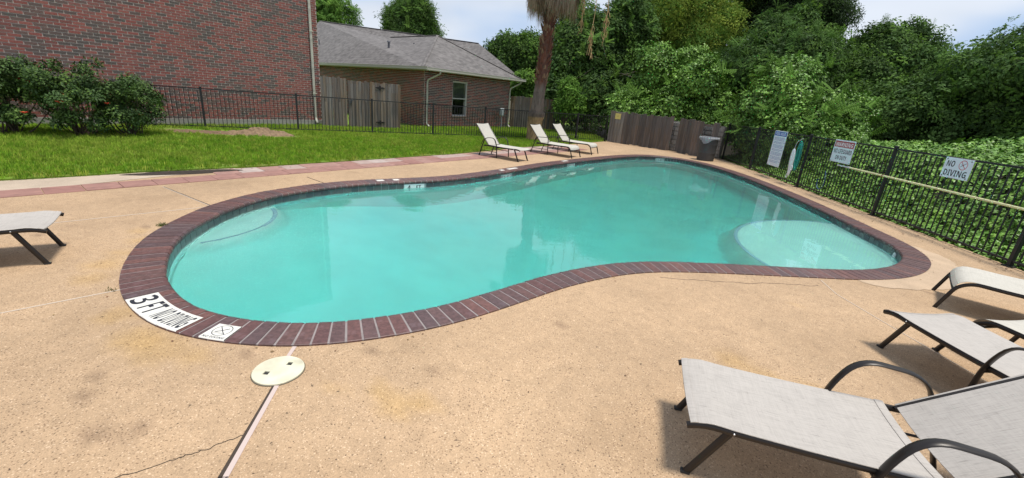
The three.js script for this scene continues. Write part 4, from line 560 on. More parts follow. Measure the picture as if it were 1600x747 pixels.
// ------------------------------------------------------------------ plants
const barkTex = colorTex(256, (u, v) => { const a = 0.5 + fbm(u * 14, v * 5, 5, 501, 14); return [a * 0.8, a * 0.76, a * 0.72]; }, 1);
const bark = std([0.16, 0.12, 0.09], 0.95, { map: barkTex, bumpMap: woodBump, bumpScale: 0.02 }), barkPale = std([0.3, 0.26, 0.21], 0.95, { map: barkTex, bumpMap: woodBump, bumpScale: 0.02 });
function limb(a, b, r0, r1, bend = 0.12, seg = 7) { // tapered, slightly crooked
  const pts = [], n = 8, d = b.clone().sub(a), side = V(rr(-1, 1), rr(-0.4, 0.4), rr(-1, 1)).multiplyScalar(d.length() * bend), pos = [], idx = [], uv = []; for (let i = 0; i <= n; i++) { const t = i / n; pts.push(a.clone().addScaledVector(d, t).addScaledVector(side, Math.sin(t * Math.PI) * 0.7 + 0.2 * Math.sin(t * 7))); }
  for (let i = 0; i <= n; i++) { const T = pts[Math.min(n, i + 1)].clone().sub(pts[Math.max(0, i - 1)]).normalize(), N = V(T.z, 0.3, -T.x).cross(T).normalize(), B = T.clone().cross(N), r = lerp(r0, r1, Math.pow(i / n, 0.8)); for (let k = 0; k <= seg; k++) { const q = (k / seg) * 6.2832, c = Math.cos(q) * r, s = Math.sin(q) * r; pos.push(pts[i].x + N.x * c + B.x * s, pts[i].y + N.y * c + B.y * s, pts[i].z + N.z * c + B.z * s); uv.push(k / seg, i * 0.3); } }
  for (let i = 0; i < n; i++) for (let k = 0; k < seg; k++) { const w = seg + 1, p = i * w + k; idx.push(p, p + 1, p + w, p + 1, p + w + 1, p + w); } const g = new THREE.BufferGeometry(); g.setAttribute('position', new THREE.Float32BufferAttribute(pos, 3)); g.setAttribute('uv', new THREE.Float32BufferAttribute(uv, 2)); g.setIndex(idx); g.computeVertexNormals(); return g;
}
function leafInto(pos, idx, at, dir, nrm, len, wid, fold = 0.25) { // one folded leaf: 4 triangles
  const side = dir.clone().cross(nrm).normalize(), up = side.clone().cross(dir).normalize(), b = pos.length / 3, put = (l, s, u) => { const p = at.clone().addScaledVector(dir, l * len).addScaledVector(side, s * wid).addScaledVector(up, u * len); pos.push(p.x, p.y, p.z); };
  put(0, 0, 0); put(0.42, -0.5, fold * 0.5); put(0.5, 0, 0.06); put(0.42, 0.5, fold * 0.5); put(1, 0, -0.1); idx.push(b, b + 2, b + 1, b, b + 3, b + 2, b + 1, b + 2, b + 4, b + 2, b + 3, b + 4);
}
const geoOf = (pos, idx) => { const g = new THREE.BufferGeometry(); g.setAttribute('position', new THREE.Float32BufferAttribute(pos, 3)); g.setIndex(idx); const h = g.toNonIndexed(); h.computeVertexNormals(); return h; };
function spray(n, R, len, wid, flatness = 0.6, s = 1) { seed(s); const pos = [], idx = []; for (let i = 0; i < n; i++) { const a = rnd() * 6.2832, r = R * Math.sqrt(rnd()), at = V(Math.cos(a) * r, rr(-0.35, 0.35) * R, Math.sin(a) * r), dir = V(Math.cos(a) + rr(-0.7, 0.7), rr(-0.7, 0.4), Math.sin(a) + rr(-0.7, 0.7)).normalize(), nrm = V(rr(-1, 1) * (1 - flatness), 1, rr(-1, 1) * (1 - flatness)).normalize(); leafInto(pos, idx, at, dir, nrm, len * rr(0.7, 1.25), wid * rr(0.7, 1.25)); } return geoOf(pos, idx); }
const SPRAY = { broad: spray(26, 0.3, 0.15, 0.085, 0.35, 3), fine: spray(44, 0.32, 0.13, 0.035, 0.3, 4), big: spray(20, 0.34, 0.2, 0.13, 0.45, 5), vine: spray(20, 0.24, 0.14, 0.1, 0.5, 6), rose: spray(22, 0.13, 0.065, 0.042, 0.4, 7) };
{ // feathery shoot of paired leaves
  seed(8); const pos = [], idx = []; for (let k = 0; k < 4; k++) { const a = rnd() * 6.28, d = V(Math.cos(a) * 0.6, rr(0.3, 0.9), Math.sin(a) * 0.6).normalize(), o = V(rr(-0.1, 0.1), 0, rr(-0.1, 0.1)); for (let i = 0; i < 9; i++) for (const s of [-1, 1]) { const c = o.clone().addScaledVector(d, i * 0.06), side = V(-Math.sin(a), 0.1, Math.cos(a)).multiplyScalar(s).addScaledVector(d, 0.5).normalize(); leafInto(pos, idx, c, side, V(0, 1, 0), 0.13, 0.05); } } SPRAY.shoot = geoOf(pos, idx);
}
const leafMat = (c, tr = 0.3, rough = 0.9) => phys(c, rough, { transmission: tr, thickness: 0, side: THREE.DoubleSide, specularIntensity: 0.25 });
function scatter(name, geo, mat, spots, tones, parent) { // spots: [pos, outward normal, scale]
  const m = new THREE.InstancedMesh(geo, mat, spots.length), q = new THREE.Quaternion(), M = new THREE.Matrix4(), up = V(0, 1, 0), tw = new THREE.Quaternion(), sc = V(1, 1, 1), c = new THREE.Color();
  spots.forEach(([p, n, s, tone], i) => { q.setFromUnitVectors(up, n); tw.setFromAxisAngle(up, rnd() * 6.2832); q.multiply(tw); sc.setScalar(s); M.compose(p, q, sc); m.setMatrixAt(i, M); const t = tone ?? pick(tones), k = rr(0.75, 1.25); c.setRGB(t[0] * k, t[1] * k, t[2] * k); m.setColorAt(i, c); });
  m.name = name; m.castShadow = m.receiveShadow = true; m.userData.kind = 'stuff'; parent.add(m); return m;
}
function lobesIn(c, r, n, size = [0.28, 0.48]) { const out = []; for (let i = 0; i < n; i++) { const u = rr(-0.75, 1), a = rnd() * 6.2832, q = Math.sqrt(Math.max(0, 1 - u * u)), k = rr(0.35, 0.86), s = rr(...size); out.push([c[0] + Math.cos(a) * q * r[0] * k, c[1] + u * r[1] * k, c[2] + Math.sin(a) * q * r[2] * k, r[0] * s, r[1] * s * rr(0.7, 1), r[2] * s]); } return out; }
function leafSpots(lobes, n, size, droop = -0.75) {
  const w = lobes.map((l) => l[3] * l[4] + l[3] * l[5] + l[4] * l[5]), tot = w.reduce((a, b) => a + b, 0), out = []; 
  lobes.forEach((l, i) => { const k = Math.round((n * w[i]) / tot), ph = rnd() * 99, tone = null; for (let j = 0; j < k; j++) { const u = rr(droop, 1), a = rnd() * 6.2832, q = Math.sqrt(1 - u * u), d = V(Math.cos(a) * q, u, Math.sin(a) * q), nz = vnoise(d.x * 2.4 + ph, d.y * 2.4 + d.z * 2.4, 7), f = rr(0.66, 1.06) + 0.5 * (nz - 0.5) + (rnd() < 0.07 ? rr(0.1, 0.35) : 0); if (nz < 0.22 && rnd() < 0.7) continue; const p = V(l[0] + d.x * l[3] * f, l[1] + d.y * l[4] * f, l[2] + d.z * l[5] * f); if (p.y < 0.1) continue; const nn = d.clone().add(V(rr(-0.6, 0.6), rr(0, 0.9), rr(-0.6, 0.6))).normalize(); out.push([p, nn, size * (rnd() < 0.3 ? rr(1.2, 1.6) : rr(0.6, 1.15)), tone]); } });
  return out;
}
function tree(name, label, o) { // o: at, c (crown centre), r (radii), lobes, n, geo, size, tones, trunk, mat
  seed(o.seed); const t = thing(name, label, o.cat ?? 'tree', [o.at[0], 0, o.at[1]], 0, o.group), c = [o.c[0] - o.at[0], o.c[1], o.c[2] - o.at[1]], L = [...lobesIn(c, o.r, o.lobes, o.ls)]; for (const e of o.extra ?? []) L.push([e[0] - o.at[0], e[1], e[2] - o.at[1], e[3], e[4], e[5]]);
  const gs = [], fork = V(c[0] * 0.4, Math.max(0.5, c[1] - o.r[1] * 0.75), c[2] * 0.4), tr = o.trunk ?? 0.2; gs.push(limb(V(0, -0.1, 0), fork, tr, tr * 0.6, 0.06, 9)); for (let i = 0; i < Math.min(L.length, o.limbs ?? 12); i++) gs.push(limb(fork, V(L[i][0], L[i][1], L[i][2]), tr * 0.45, 0.02, 0.14, 6));
  for (let i = 0; i < Math.min(L.length, o.twigs ?? 14); i++) { const l = L[i]; for (let k = 0; k < 2; k++) { const d = V(rr(-1, 1), rr(-0.2, 1), rr(-1, 1)).normalize(); gs.push(limb(V(l[0], l[1], l[2]), V(l[0] + d.x * l[3], l[1] + d.y * l[4], l[2] + d.z * l[5]), 0.03, 0.008, 0.12, 5)); } }
  part('trunk', merge(gs), o.bark ?? bark, t); scatter('crown', o.geo, o.mat, leafSpots(L, o.n, o.size, o.droop), o.tones, t);
  if (o.shoots) { const sp = leafSpots(L, o.shoots * 2, (o.shootSize ?? 1.3) * 0.6, 0.1).map((q) => { q[0].addScaledVector(q[1], 0.15); return q; }); scatter('new_shoots', SPRAY.shoot, leafMat([1, 1, 1], 0.4), sp, o.shootTones ?? [[0.13, 0.25, 0.035]], t); }
  return t;
}
const G = { dark: [[0.056, 0.112, 0.023], [0.07, 0.13, 0.025], [0.048, 0.095, 0.023]], mid: [[0.105, 0.205, 0.03], [0.122, 0.225, 0.032], [0.09, 0.182, 0.03]], fresh: [[0.135, 0.265, 0.036], [0.16, 0.29, 0.04], [0.112, 0.235, 0.036]], yellow: [[0.26, 0.34, 0.045], [0.22, 0.31, 0.042], [0.30, 0.36, 0.05]], bluish: [[0.085, 0.165, 0.045], [0.1, 0.185, 0.047]] };
const lm = leafMat([1, 1, 1], 0.42), gloss = phys([1, 1, 1], 0.4, { side: THREE.DoubleSide, specularIntensity: 0.5 });
tree('leafy_tree', 'bushy green tree rising behind the house roof ridge', { seed: 101, at: [-11.2, -43.6], c: [-11.2, 6.6, -43.6], r: [3.1, 3.4, 3], lobes: 22, n: 2600, geo: SPRAY.fine, size: 1.5, tones: [...G.mid, ...G.dark], mat: lm, shoots: 160, shootTones: G.mid, shootSize: 2.0 });
tree('leafy_tree', 'green tree peeking past the corner of the tall brick building', { seed: 102, at: [-17.2, -38.8], c: [-17.2, 6.2, -38.8], r: [2.9, 2.6, 2.6], lobes: 16, n: 1500, geo: SPRAY.fine, size: 1.5, tones: G.fresh, mat: lm, shoots: 120, shootTones: G.fresh, shootSize: 2.0 });
tree('leafy_tree', 'round dark tree between the house gable and the palm trunk', { seed: 103, at: [-0.9, -34.5], c: [-0.9, 4.0, -34.5], r: [2.1, 2.6, 2.2], lobes: 24, n: 3000, geo: SPRAY.broad, size: 1.2, tones: [...G.dark, ...G.mid], mat: lm, extra: [[-0.9, 1.4, -33, 1.9, 1.4, 1.4], [1.0, 2.2, -33, 1.4, 1.6, 1.3]] });
tree('leafy_tree', 'tall dense dark tree directly behind the palm and its strands', { seed: 104, at: [4.2, -29.5], c: [4.0, 4.5, -29.5], r: [3.2, 4.0, 2.8], lobes: 34, n: 5600, geo: SPRAY.broad, size: 1.15, tones: [...G.dark, ...G.mid, ...G.bluish], mat: lm, shoots: 160, shootTones: G.fresh, extra: [[2.4, 1.8, -27.2, 1.7, 1.9, 1.3], [4.2, 1.7, -26.2, 1.8, 1.9, 1.3], [3.4, 4, -27.5, 1.8, 1.7, 1.4]] });
{ const t = scene.children.find((o) => o.userData.label?.startsWith('tall dense dark tree')); seed(171); for (let k = 0; k < 7; k++) { const x = rr(-2.6, 1.2), y = rr(1.6, 4.6), a = rr(-0.6, 2.6), l = rr(0.7, 1.7); part('bare_branch', limb(V(x, y, 2.9), V(x + Math.cos(a) * l, y + Math.sin(a) * l * 0.7, 3.4), 0.022, 0.006, 0.2, 5), barkPale, t); } }
tree('leafy_tree', 'thin bright green sapling beside the palm trunk at the board fence', { seed: 105, at: [2.3, -24.6], c: [2.3, 1.7, -24.6], r: [0.7, 1.5, 0.7], lobes: 10, n: 420, geo: SPRAY.broad, size: 0.85, tones: G.fresh, mat: lm, trunk: 0.05, limbs: 6 });
tree('leafy_tree', 'bright green sapling squeezed between house downspout and palm', { seed: 106, at: [0.3, -27.6], c: [0.0, 2.1, -27.6], r: [1.1, 1.5, 0.8], lobes: 12, n: 700, geo: SPRAY.broad, size: 0.95, tones: [...G.fresh, ...G.mid], mat: lm, trunk: 0.06, limbs: 6 });
tree('cypress_tree', 'tall yellow-green feathery cypress behind the vine-covered mound', { seed: 107, at: [10.1, -33], c: [10.1, 7.4, -33], r: [4.0, 4.4, 3.0], lobes: 40, n: 6500, geo: SPRAY.fine, size: 1.3, tones: [...G.yellow, ...G.fresh, ...G.yellow], mat: lm });
tree('vine_thicket', 'domed thicket smothered in glossy vines behind the picket screen', { cat: 'thicket', seed: 108, at: [7.4, -23.6], c: [7.5, 2.3, -23.8], r: [3.1, 3.2, 2.0], lobes: 44, ls: [0.22, 0.36], n: 12500, geo: SPRAY.vine, size: 0.78, tones: [...G.fresh, ...G.fresh, ...G.mid], mat: gloss, shoots: 90, shootTones: [[0.14, 0.27, 0.04]], extra: [[5.6, 1.2, -23.2, 1.2, 1.3, 1], [9.4, 1.3, -22.9, 1.3, 1.6, 1.1], [7.5, 1.2, -22.6, 1.8, 1.3, 0.8]] });
tree('oak_tree', 'huge dark oak reaching over the trees beyond the iron fence', { seed: 109, at: [17.6, -33.5], c: [17.2, 8.8, -33], r: [4.3, 3.4, 3.6], lobes: 38, n: 7000, geo: SPRAY.fine, size: 1.25, tones: [...G.dark, [0.04, 0.06, 0.022], [0.03, 0.05, 0.02]], mat: lm, trunk: 0.4, limbs: 22 });
tree('leafy_tree', 'leaning green tree with long shoots above the vine-clad bush', { seed: 110, at: [13.2, -24.8], c: [13.0, 3.6, -24.6], r: [3.6, 2.9, 2.4], lobes: 32, n: 4200, geo: SPRAY.broad, size: 1.05, tones: [...G.dark, ...G.dark, ...G.mid, ...G.bluish], mat: lm, shoots: 260, shootTones: [[0.1, 0.2, 0.035], [0.075, 0.16, 0.03]], extra: [[14, 6.2, -25, 0.7, 1.2, 0.7], [12.2, 6.0, -25, 0.6, 1.0, 0.6]] });
tree('leafy_bush', 'bright leafy bush leaning over the iron fence behind the pool rules board', { cat: 'bush', seed: 111, at: [10.1, -17.2], c: [10.2, 1.7, -17.2], r: [1.6, 2.0, 2.3], lobes: 34, n: 5600, geo: SPRAY.vine, size: 0.66, tones: [...G.fresh, ...G.mid, ...G.mid], mat: gloss, trunk: 0.1, shoots: 90, shootTones: [[0.14, 0.27, 0.04]], extra: [[9.7, 3.2, -18.2, 0.8, 0.8, 0.8], [10.4, 0.8, -14.9, 1.1, 1.0, 1.1]] });
tree('leafy_tree', 'tall green tree standing clear against the pale cloud', { seed: 112, at: [22.3, -29.3], c: [22.2, 4.7, -29], r: [2.9, 3.7, 2.6], lobes: 34, n: 4600, geo: SPRAY.broad, size: 1.15, tones: [...G.mid, ...G.bluish, ...G.dark], mat: lm, shoots: 60, shootTones: G.mid });
tree('leafy_tree', 'low flat-topped tree in the dip of the tree line', { seed: 113, at: [26, -28], c: [25.6, 4.0, -28], r: [3.0, 2.6, 2.8], lobes: 30, n: 3600, geo: SPRAY.broad, size: 1.15, tones: [...G.fresh, ...G.mid], mat: lm });
tree('leafy_tree', 'dark spreading tree overhanging the ivy bank beside the iron fence', { seed: 114, at: [23.2, -20.2], c: [22.6, 3.2, -20.2], r: [3.8, 3.0, 4.2], lobes: 44, n: 6500, geo: SPRAY.broad, size: 1.0, tones: [...G.dark, ...G.mid, ...G.bluish], mat: lm, limbs: 20, twigs: 30, extra: [[18.6, 2.4, -21.5, 1.9, 1.7, 1.9], [19.5, 4.2, -21, 1.6, 1.3, 1.6], [17.2, 1.9, -23, 1.7, 1.8, 1.7]] });
tree('leafy_tree', 'dark shaded tree filling the gap behind the warning sign', { seed: 115, at: [17.0, -27.2], c: [16.6, 3.0, -26.8], r: [3.4, 3.2, 2.6], lobes: 32, n: 4200, geo: SPRAY.broad, size: 1.1, tones: [...G.dark, ...G.mid], mat: lm });
{ // distant belt of woodland that reads as one mass
  seed(120); const lobes = []; for (let i = 0; i < 90; i++) { const a = rr(-0.62, 1.25), d = rr(40, 58), h = rr(2.4, 4.4); lobes.push([Math.sin(a) * d, rr(0.8, 2.2), -Math.cos(a) * d, rr(2, 3.6), h * 0.8, rr(2, 3.6)]); }
  const m = scatter('distant_woods', SPRAY.broad, lm, leafSpots(lobes, 15000, 2.1, -0.2), [...G.dark, ...G.mid], scene); tag(m, 'distant belt of dark woodland behind the nearer trees', 'woods');
}
// ivy bank beyond the iron fence: earth bank, then a mat of leaves over it
{
  const bankH = (x, z) => { const d = x - fenceX(z) - 0.12; return (-0.02 + 1.32 * sstep(0.15, 2.1, d) + 0.25 * sstep(2, 7, d)) * (0.78 + 0.44 * fbm(x * 0.55, z * 0.55, 3, 601)) * (z < -13 ? 0.75 : 1); };
  const pos = [], idx = [], uv = [], nx = 70, nz = 130; for (let j = 0; j <= nz; j++) for (let i = 0; i <= nx; i++) { const z = lerp(1, -26, j / nz), x = fenceX(z) + 0.1 + 14 * Math.pow(i / nx, 1.4); pos.push(x, Math.max(-0.045, bankH(x, z) - 0.16), z); uv.push(x, z); } for (let j = 0; j < nz; j++) for (let i = 0; i < nx; i++) { const a = j * (nx + 1) + i, b = a + nx + 1; idx.push(a, a + 1, b, a + 1, b + 1, b); }
  const g = new THREE.BufferGeometry(); g.setAttribute('position', new THREE.Float32BufferAttribute(pos, 3)); g.setAttribute('uv', new THREE.Float32BufferAttribute(uv, 2)); g.setIndex(idx); g.computeVertexNormals(); struct('earth_bank', g, std([0.05, 0.045, 0.028], 1, { map: mottle }));
  seed(131); const leaf = (() => { const p = [], i = []; leafInto(p, i, V(0, 0, -0.5), V(0, 0, 1), V(0, 1, 0), 1, 0.95, 0.18); return geoOf(p, i); })(), tuft = spray(7, 0.6, 0.75, 0.62, 0.55, 12);
  const spots = []; for (let k = 0; k < 26000; k++) { const z = lerp(0.5, -19, Math.pow(rnd(), 0.85)), d = 0.14 + 8 * Math.pow(rnd(), 1.9), x = fenceX(z) + d, h = bankH(x, z), e = 0.15, n = V(bankH(x - e, z) - bankH(x + e, z), 2 * e, bankH(x, z - e) - bankH(x, z + e)).normalize(); const p = V(x, Math.max(0.02, h + rr(-0.16, 0.12)), z); n.add(V(rr(-0.9, 0.5), rr(-0.2, 0.7), rr(-0.7, 0.7))).normalize(); spots.push([p, n, rr(0.075, 0.14) * (d > 3 ? 1.4 : 1)]); }
  const m = scatter('ivy_ground_cover', tuft, gloss, spots, [...G.fresh, ...G.fresh, ...G.mid, [0.11, 0.2, 0.04]], scene); tag(m, 'glossy mat of ivy leaves covering the bank beyond the fence', 'ivy');
}
{ // grass: lawn blades
  seed(141); const pos = [], idx = []; for (let k = 0; k < 13; k++) { const a = rnd() * 6.28, x = rr(-0.05, 0.05), z = rr(-0.05, 0.05), h = rr(0.045, 0.085), lx = rr(-0.035, 0.035), lz = rr(-0.035, 0.035), w = 0.0045, b = pos.length / 3; pos.push(x - Math.cos(a) * w, 0, z - Math.sin(a) * w, x + Math.cos(a) * w, 0, z + Math.sin(a) * w, x + lx * 0.4 + Math.cos(a) * w * 0.8, h * 0.6, z + lz * 0.4 + Math.sin(a) * w * 0.8, x + lx * 0.4 - Math.cos(a) * w * 0.8, h * 0.6, z + lz * 0.4 - Math.sin(a) * w * 0.8, x + lx, h, z + lz); idx.push(b, b + 1, b + 2, b, b + 2, b + 3, b + 3, b + 2, b + 4); }
  const geo = geoOf(pos, idx), spots = [], bare = (x, z) => Math.max(1 - Math.hypot((x + 7.9) / 1.3, (z + 13.2) / 0.65), 1 - Math.hypot((x + 9.2) / 1.5, (z + 12.6) / 0.5));
  for (let k = 0; k < 105000; k++) { const x = rr(-15, 4.2), z = rr(-27, -1.5), e = grassEdge(x); if (z > e - 0.01) continue; const dist = e - z; if (dist > 12 || (dist > 6 && rnd() < 0.35)) continue; if (bare(x, z) + (rnd() - 0.5) * 0.35 > 0.05) continue; const edge = dist < 0.08; spots.push([V(x, lawnY - 0.005, z + (edge ? rr(0, 0.05) : 0)), V(rr(-0.2, 0.2), 1, rr(-0.2, 0.2)).normalize(), rr(0.75, 1.35), fbm(x * 0.9, z * 0.9, 4, 651) + rr(-0.12, 0.12) > 0.56 ? pick([[0.30, 0.38, 0.05], [0.25, 0.38, 0.035]]) : undefined]); }
  const m = scatter('lawn_grass', geo, leafMat([1, 1, 1], 0.35), spots, [[0.215, 0.37, 0.024], [0.185, 0.34, 0.022], [0.25, 0.40, 0.028], [0.16, 0.305, 0.022], [0.33, 0.39, 0.055]], scene); tag(m, 'bright green grass blades of the lawn', 'grass');
  const w = []; for (const [x, z, n] of [[-4.11, -4.72, 8], [-3.24, -3.16, 2]]) for (let k = 0; k < n; k++) w.push([V(x + rr(-0.045, 0.045), 0.0, z + rr(-0.045, 0.045)), V(rr(-0.6, 0.6), 1, rr(-0.6, 0.6)).normalize(), rr(0.35, 0.7)]);
  const wm = scatter('crack_weeds', geo, leafMat([1, 1, 1], 0.3), w, [[0.07, 0.13, 0.02], [0.09, 0.11, 0.03]], scene); tag(wm, 'small weeds growing at the outer edge of the brick coping', 'weeds');
}
{ // fallen leaves along the fence foot, the coping and the lawn edge
  seed(147); const p = [], i = []; leafInto(p, i, V(0, 0, -0.5), V(0, 0, 1), V(0, 1, 0), 1, 0.55, 0.2); const sp = [];
  for (let k = 0; k < 420; k++) { const z = lerp(-1.5, -18, rnd()), d = 0.02 + 0.45 * Math.pow(rnd(), 3); sp.push([V(fenceX(z) - d, 0.006, z), V(rr(-0.3, 0.3), 1, rr(-0.3, 0.3)).normalize(), rr(0.02, 0.05)]); }
  for (let k = 0; k < 150; k++) { const u = rnd() * perim, [x, z] = atU(u, -0.02 - 0.12 * rnd() * rnd()); sp.push([V(x, 0.005, z), V(rr(-0.3, 0.3), 1, rr(-0.3, 0.3)).normalize(), rr(0.012, 0.03)]); }
  for (let k = 0; k < 150; k++) { const x = rr(-9, 3), z = grassEdge(x) + 0.5 * rnd() * rnd(); sp.push([V(x, 0.014, z), V(rr(-0.3, 0.3), 1, rr(-0.3, 0.3)).normalize(), rr(0.02, 0.045)]); }
  for (let k = 0; k < 60; k++) { const x = rr(-5, 5), z = rr(-5, -0.5); if (!inside(OUTER, x, z)) sp.push([V(x, 0.005, z), V(rr(-0.3, 0.3), 1, rr(-0.3, 0.3)).normalize(), rr(0.01, 0.022)]); }
  const m = scatter('leaf_litter', geoOf(p, i), std([1, 1, 1], 0.8, { side: THREE.DoubleSide }), sp, [[0.16, 0.075, 0.035], [0.2, 0.12, 0.05], [0.11, 0.06, 0.035], [0.25, 0.17, 0.07]], scene); tag(m, 'dry brown leaf litter scattered along the deck edges', 'leaf litter');
}
// rose bushes before the brick wall
function rose(label, x, z, w, h, n, s0) {
  seed(s0); const t = thing('rose_bush', label, 'bush', [x, lawnY, z], 0, 'rose bushes along the fence'), L = Array.from({ length: 44 }, () => { const a = rnd() * 6.2832, u = Math.pow(rnd(), 0.75), y = lerp(0.2, 0.95, u) * h * rr(0.82, 1.05), q = w * (0.4 + 0.85 * Math.sin(Math.PI * lerp(0.12, 0.9, u))) * Math.pow(rnd(), 0.4), r = rr(0.06, 0.19); return [Math.cos(a) * q, y, Math.sin(a) * q, r * 1.2, r * rr(0.6, 0.9), r * 1.2]; }), gs = []; for (let i = 0; i < 22; i++) gs.push(limb(V(rr(-0.12, 0.12), -0.05, rr(-0.12, 0.12)), V(L[i][0], L[i][1], L[i][2]), rr(0.012, 0.026), 0.006, 0.16, 6)); part('stems', merge(gs), bark, t);
  const sp = leafSpots(L, n, 0.85, -0.9); scatter('foliage', SPRAY.rose, phys([1, 1, 1], 0.55, { side: THREE.DoubleSide, specularIntensity: 0.35 }), sp, [[0.046, 0.088, 0.024], [0.058, 0.105, 0.026], [0.095, 0.165, 0.032], [0.04, 0.075, 0.024]], t);
  const red = std([0.62, 0.06, 0.03], 0.6, { side: THREE.DoubleSide }), pet = (() => { const p = [], i = []; for (let k = 0; k < 7; k++) { const a = k * 0.9; leafInto(p, i, V(0, 0, 0), V(Math.cos(a), 0.7, Math.sin(a)).normalize(), V(0, 1, 0), 0.055, 0.05); } return geoOf(p, i); })(); const front = sp.filter((q) => q[1].z > 0.1 && q[0].z > 0); for (let k = 0; k < 5; k++) { const q = pick(front); const f = part('flower', pet, red, t); f.position.copy(q[0]).addScaledVector(q[1], 0.12); f.scale.setScalar(rr(1.2, 1.7)); }
}
rose('tall rose bush with low shoots trailing on the grass by the wall', -11.55, -9.72, 0.7, 1.82, 760, 151);
rose('large rose bush with red blooms and bare stems before the iron fence', -10.5, -10.3, 0.74, 1.72, 800, 152);
rose('small rose bush with arching stems beside the bare soil', -9.85, -10.95, 0.52, 1.36, 420, 153);
{ // fan palm with a skirt of dead leaves
  seed(161); const t = thing('fan_palm', 'fan palm with rusty trunk and skirt of dead hanging leaves', 'palm tree', [0.52, lawnY, -19.1]), lean = (y) => 0.045 * y;
  const rad = (y) => (y < 0.9 ? 0.315 : y < 1.15 ? 0.345 : y < 2.3 ? lerp(0.275, 0.22, (y - 1.15) / 1.15) : lerp(0.22, 0.205, (y - 2.3) / 4)), pos = [], col = [], uv = [], idx = [], ny = 110, na = 40, H = 7.4;
  for (let j = 0; j <= ny; j++) for (let k = 0; k <= na; k++) { const y = (j / ny) * H, a = (k / na) * 6.2832, n = fbm(Math.cos(a) * 3 + 9, y * 5 + Math.sin(a) * 3, 3, 621), r = rad(y) * (1 + (n - 0.5) * (y > 2.3 ? 0.34 : y < 1.15 ? 0.26 : 0.1)); pos.push(Math.cos(a) * r + lean(y), y, Math.sin(a) * r); uv.push(k / na * 2, y); const q = sstep(2.1, 2.5, y + (n - 0.5) * 0.7), b = 1 - sstep(0.95, 1.15, y + (n - 0.5) * 0.2); let c = [lerp(0.2, 0.17, q), lerp(0.165, 0.085, q), lerp(0.14, 0.06, q)]; c = c.map((v, i) => lerp(v, [0.36, 0.25, 0.13][i], b)); if (y > 0.95 && y < 1.25) c = [0.13, 0.105, 0.085]; col.push(...c.map((v) => v * (0.7 + 0.6 * n))); }
  for (let j = 0; j < ny; j++) for (let k = 0; k < na; k++) { const a = j * (na + 1) + k; idx.push(a, a + na + 1, a + 1, a + 1, a + na + 1, a + na + 2); } const g = new THREE.BufferGeometry(); g.setAttribute('position', new THREE.Float32BufferAttribute(pos, 3)); g.setAttribute('uv', new THREE.Float32BufferAttribute(uv, 2)); g.setAttribute('color', new THREE.Float32BufferAttribute(col, 3)); g.setIndex(idx); g.computeVertexNormals(); part('trunk', g, std([1, 1, 1], 0.95, { vertexColors: true, map: barkTex, bumpMap: woodBump, bumpScale: 0.02 }), t);
  const boot = (() => { const s = new THREE.Shape(); s.moveTo(-0.07, 0); s.lineTo(0.07, 0); s.lineTo(0.035, 0.2); s.lineTo(-0.02, 0.24); s.closePath(); return new THREE.ExtrudeGeometry(s, { depth: 0.02, bevelEnabled: false }); })(), bm = [std([0.2, 0.085, 0.055], 0.95, { map: barkTex }), std([0.17, 0.07, 0.045], 0.95, { map: barkTex }), std([0.3, 0.2, 0.13], 0.95, { map: barkTex })];
  for (let k = 0; k < 190; k++) { const y = 2.3 + 2.9 * Math.pow(rnd(), 0.8), a = k * 2.399; const m = part('leaf_base', boot, y > 4.1 ? pick([bm[1], bm[2], bm[1]]) : pick(bm), t); m.position.set(lean(y) + Math.cos(a) * rad(y) * 0.97, y - 0.05, Math.sin(a) * rad(y) * 0.97); m.rotation.set(0, Math.PI / 2 - a, 0); m.rotateX(0.22 + rnd() * 0.3); m.scale.setScalar(rr(0.7, 1.2)); }
  // dead leaves: folded fans hanging down, straw-like blades
  const blades = (n, h, spread, w) => { const p = [], i = []; for (let k = 0; k < n; k++) { const a = rr(-1, 1) * spread, b = p.length / 3, d = rr(0.7, 1.05) * h, z = rr(-0.07, 0.07), kink = rr(-0.06, 0.06); p.push(-w, 0, z, w, 0, z, a * 0.6 + w + kink, -d * 0.5, z + 0.04, a * 0.6 - w + kink, -d * 0.5, z + 0.04, a + kink * 2, -d, z); i.push(b, b + 1, b + 2, b, b + 2, b + 3, b + 3, b + 2, b + 4); } return geoOf(p, i); };
  const fans = [blades(46, 1.35, 0.36, 0.011), blades(40, 1.1, 0.42, 0.011), blades(50, 1.5, 0.3, 0.010)], fm = [[0.45, 0.35, 0.24], [0.38, 0.30, 0.22], [0.28, 0.21, 0.15], [0.5, 0.37, 0.21]].map((c) => leafMat(c, 0.2, 0.95));
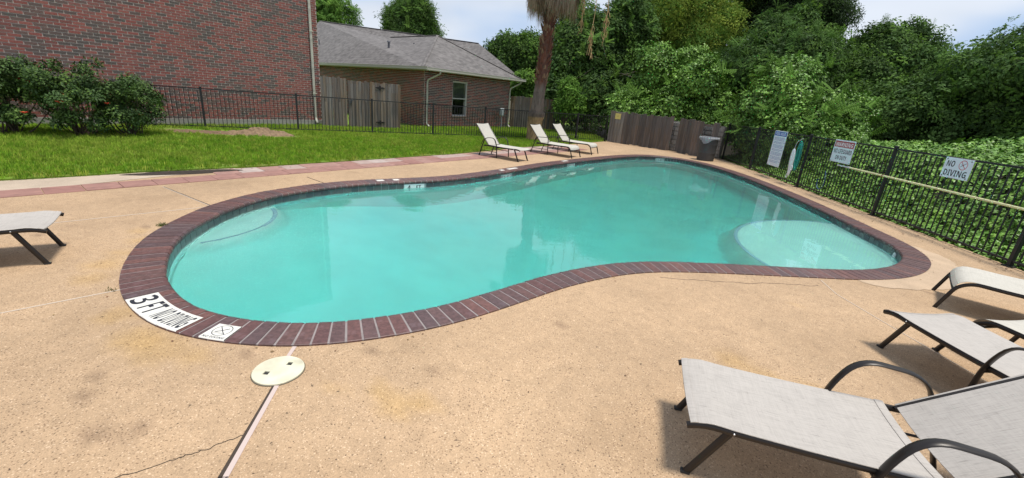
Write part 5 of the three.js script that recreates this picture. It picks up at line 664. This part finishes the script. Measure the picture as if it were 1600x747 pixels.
  for (let k = 0; k < 120; k++) { const a = k * 2.399, y = rr(5.7, 7.2), r = rr(0.32, 1.0) * lerp(0.95, 1.05, (y - 5.7) / 1.5); const m = part('dead_leaf', pick(fans), pick(fm), t); m.position.set(lean(y) + Math.cos(a) * r, y + rr(-0.1, 0.15), Math.sin(a) * r); m.rotation.set(rr(-0.12, 0.12), Math.PI / 2 - a + rr(-0.6, 0.6), rr(-0.1, 0.1)); m.scale.setScalar(rr(0.8, 1.1)); }
  const fan = (() => { const p = [], i = []; for (let k = 0; k < 34; k++) { const a = (k / 33 - 0.5) * 4.4; leafInto(p, i, V(0, 0, 0), V(Math.sin(a), 0.12 * Math.cos(k * 2), Math.cos(a)).normalize(), V(0, 1, 0), 0.95, 0.075, 0.05); } return geoOf(p, i); })(), green = [leafMat([0.06, 0.11, 0.025], 0.3), leafMat([0.085, 0.13, 0.03], 0.3)];
  for (let k = 0; k < 44; k++) { const a = k * 2.399, e = lerp(-0.45, 1.2, k / 43), d = V(Math.cos(a) * Math.cos(e), Math.sin(e), Math.sin(a) * Math.cos(e)), o = V(lean(7.5), 7.5, 0), tip = o.clone().addScaledVector(d, rr(0.9, 1.3)); const f = part('frond', fan, pick(green), t); f.position.copy(tip); f.quaternion.setFromUnitVectors(V(0, 0, 1), d.clone().add(V(0, -0.35, 0)).normalize()); part('stalk', tube([o, tip], 0.014, 0.014, 5, 0.02), barkPale, t); }
  const straw = [std([0.5, 0.34, 0.16], 0.9), std([0.42, 0.27, 0.13], 0.9)];
  for (const [dx, y0, y1] of [[1.62, 7.4, 3.55], [2.12, 7.2, 4.1], [-0.95, 6.6, 4.95], [1.15, 6.6, 4.5]]) { const pts = []; for (let k = 0; k <= 8; k++) pts.push([lerp(lean(7), dx + lean(7), Math.min(1, k / 2.2)) + rr(-0.03, 0.03), lerp(y0, y1, k / 8), rr(-0.03, 0.03) + 0.2]); const s = part('seed_stalk', tube(pts, 0.014, 0.014, 6, 0.1), pick(straw), t); for (let k = 0; k < 16; k++) { const y = lerp(y1 + 0.25, y1 + 1.35, rnd()), x = dx + lean(7) + rr(-0.04, 0.04); part('seed_strand', tube([[x, y, 0.2], [x + rr(-0.14, 0.14), y - rr(0.1, 0.28), 0.2 + rr(-0.1, 0.1)], [x + rr(-0.12, 0.12), y - rr(0.3, 0.55), 0.2 + rr(-0.1, 0.1)]], 0.008, 0.008, 4, 0.05), pick(straw), s); } }
}
renderer.render(scene, camera);
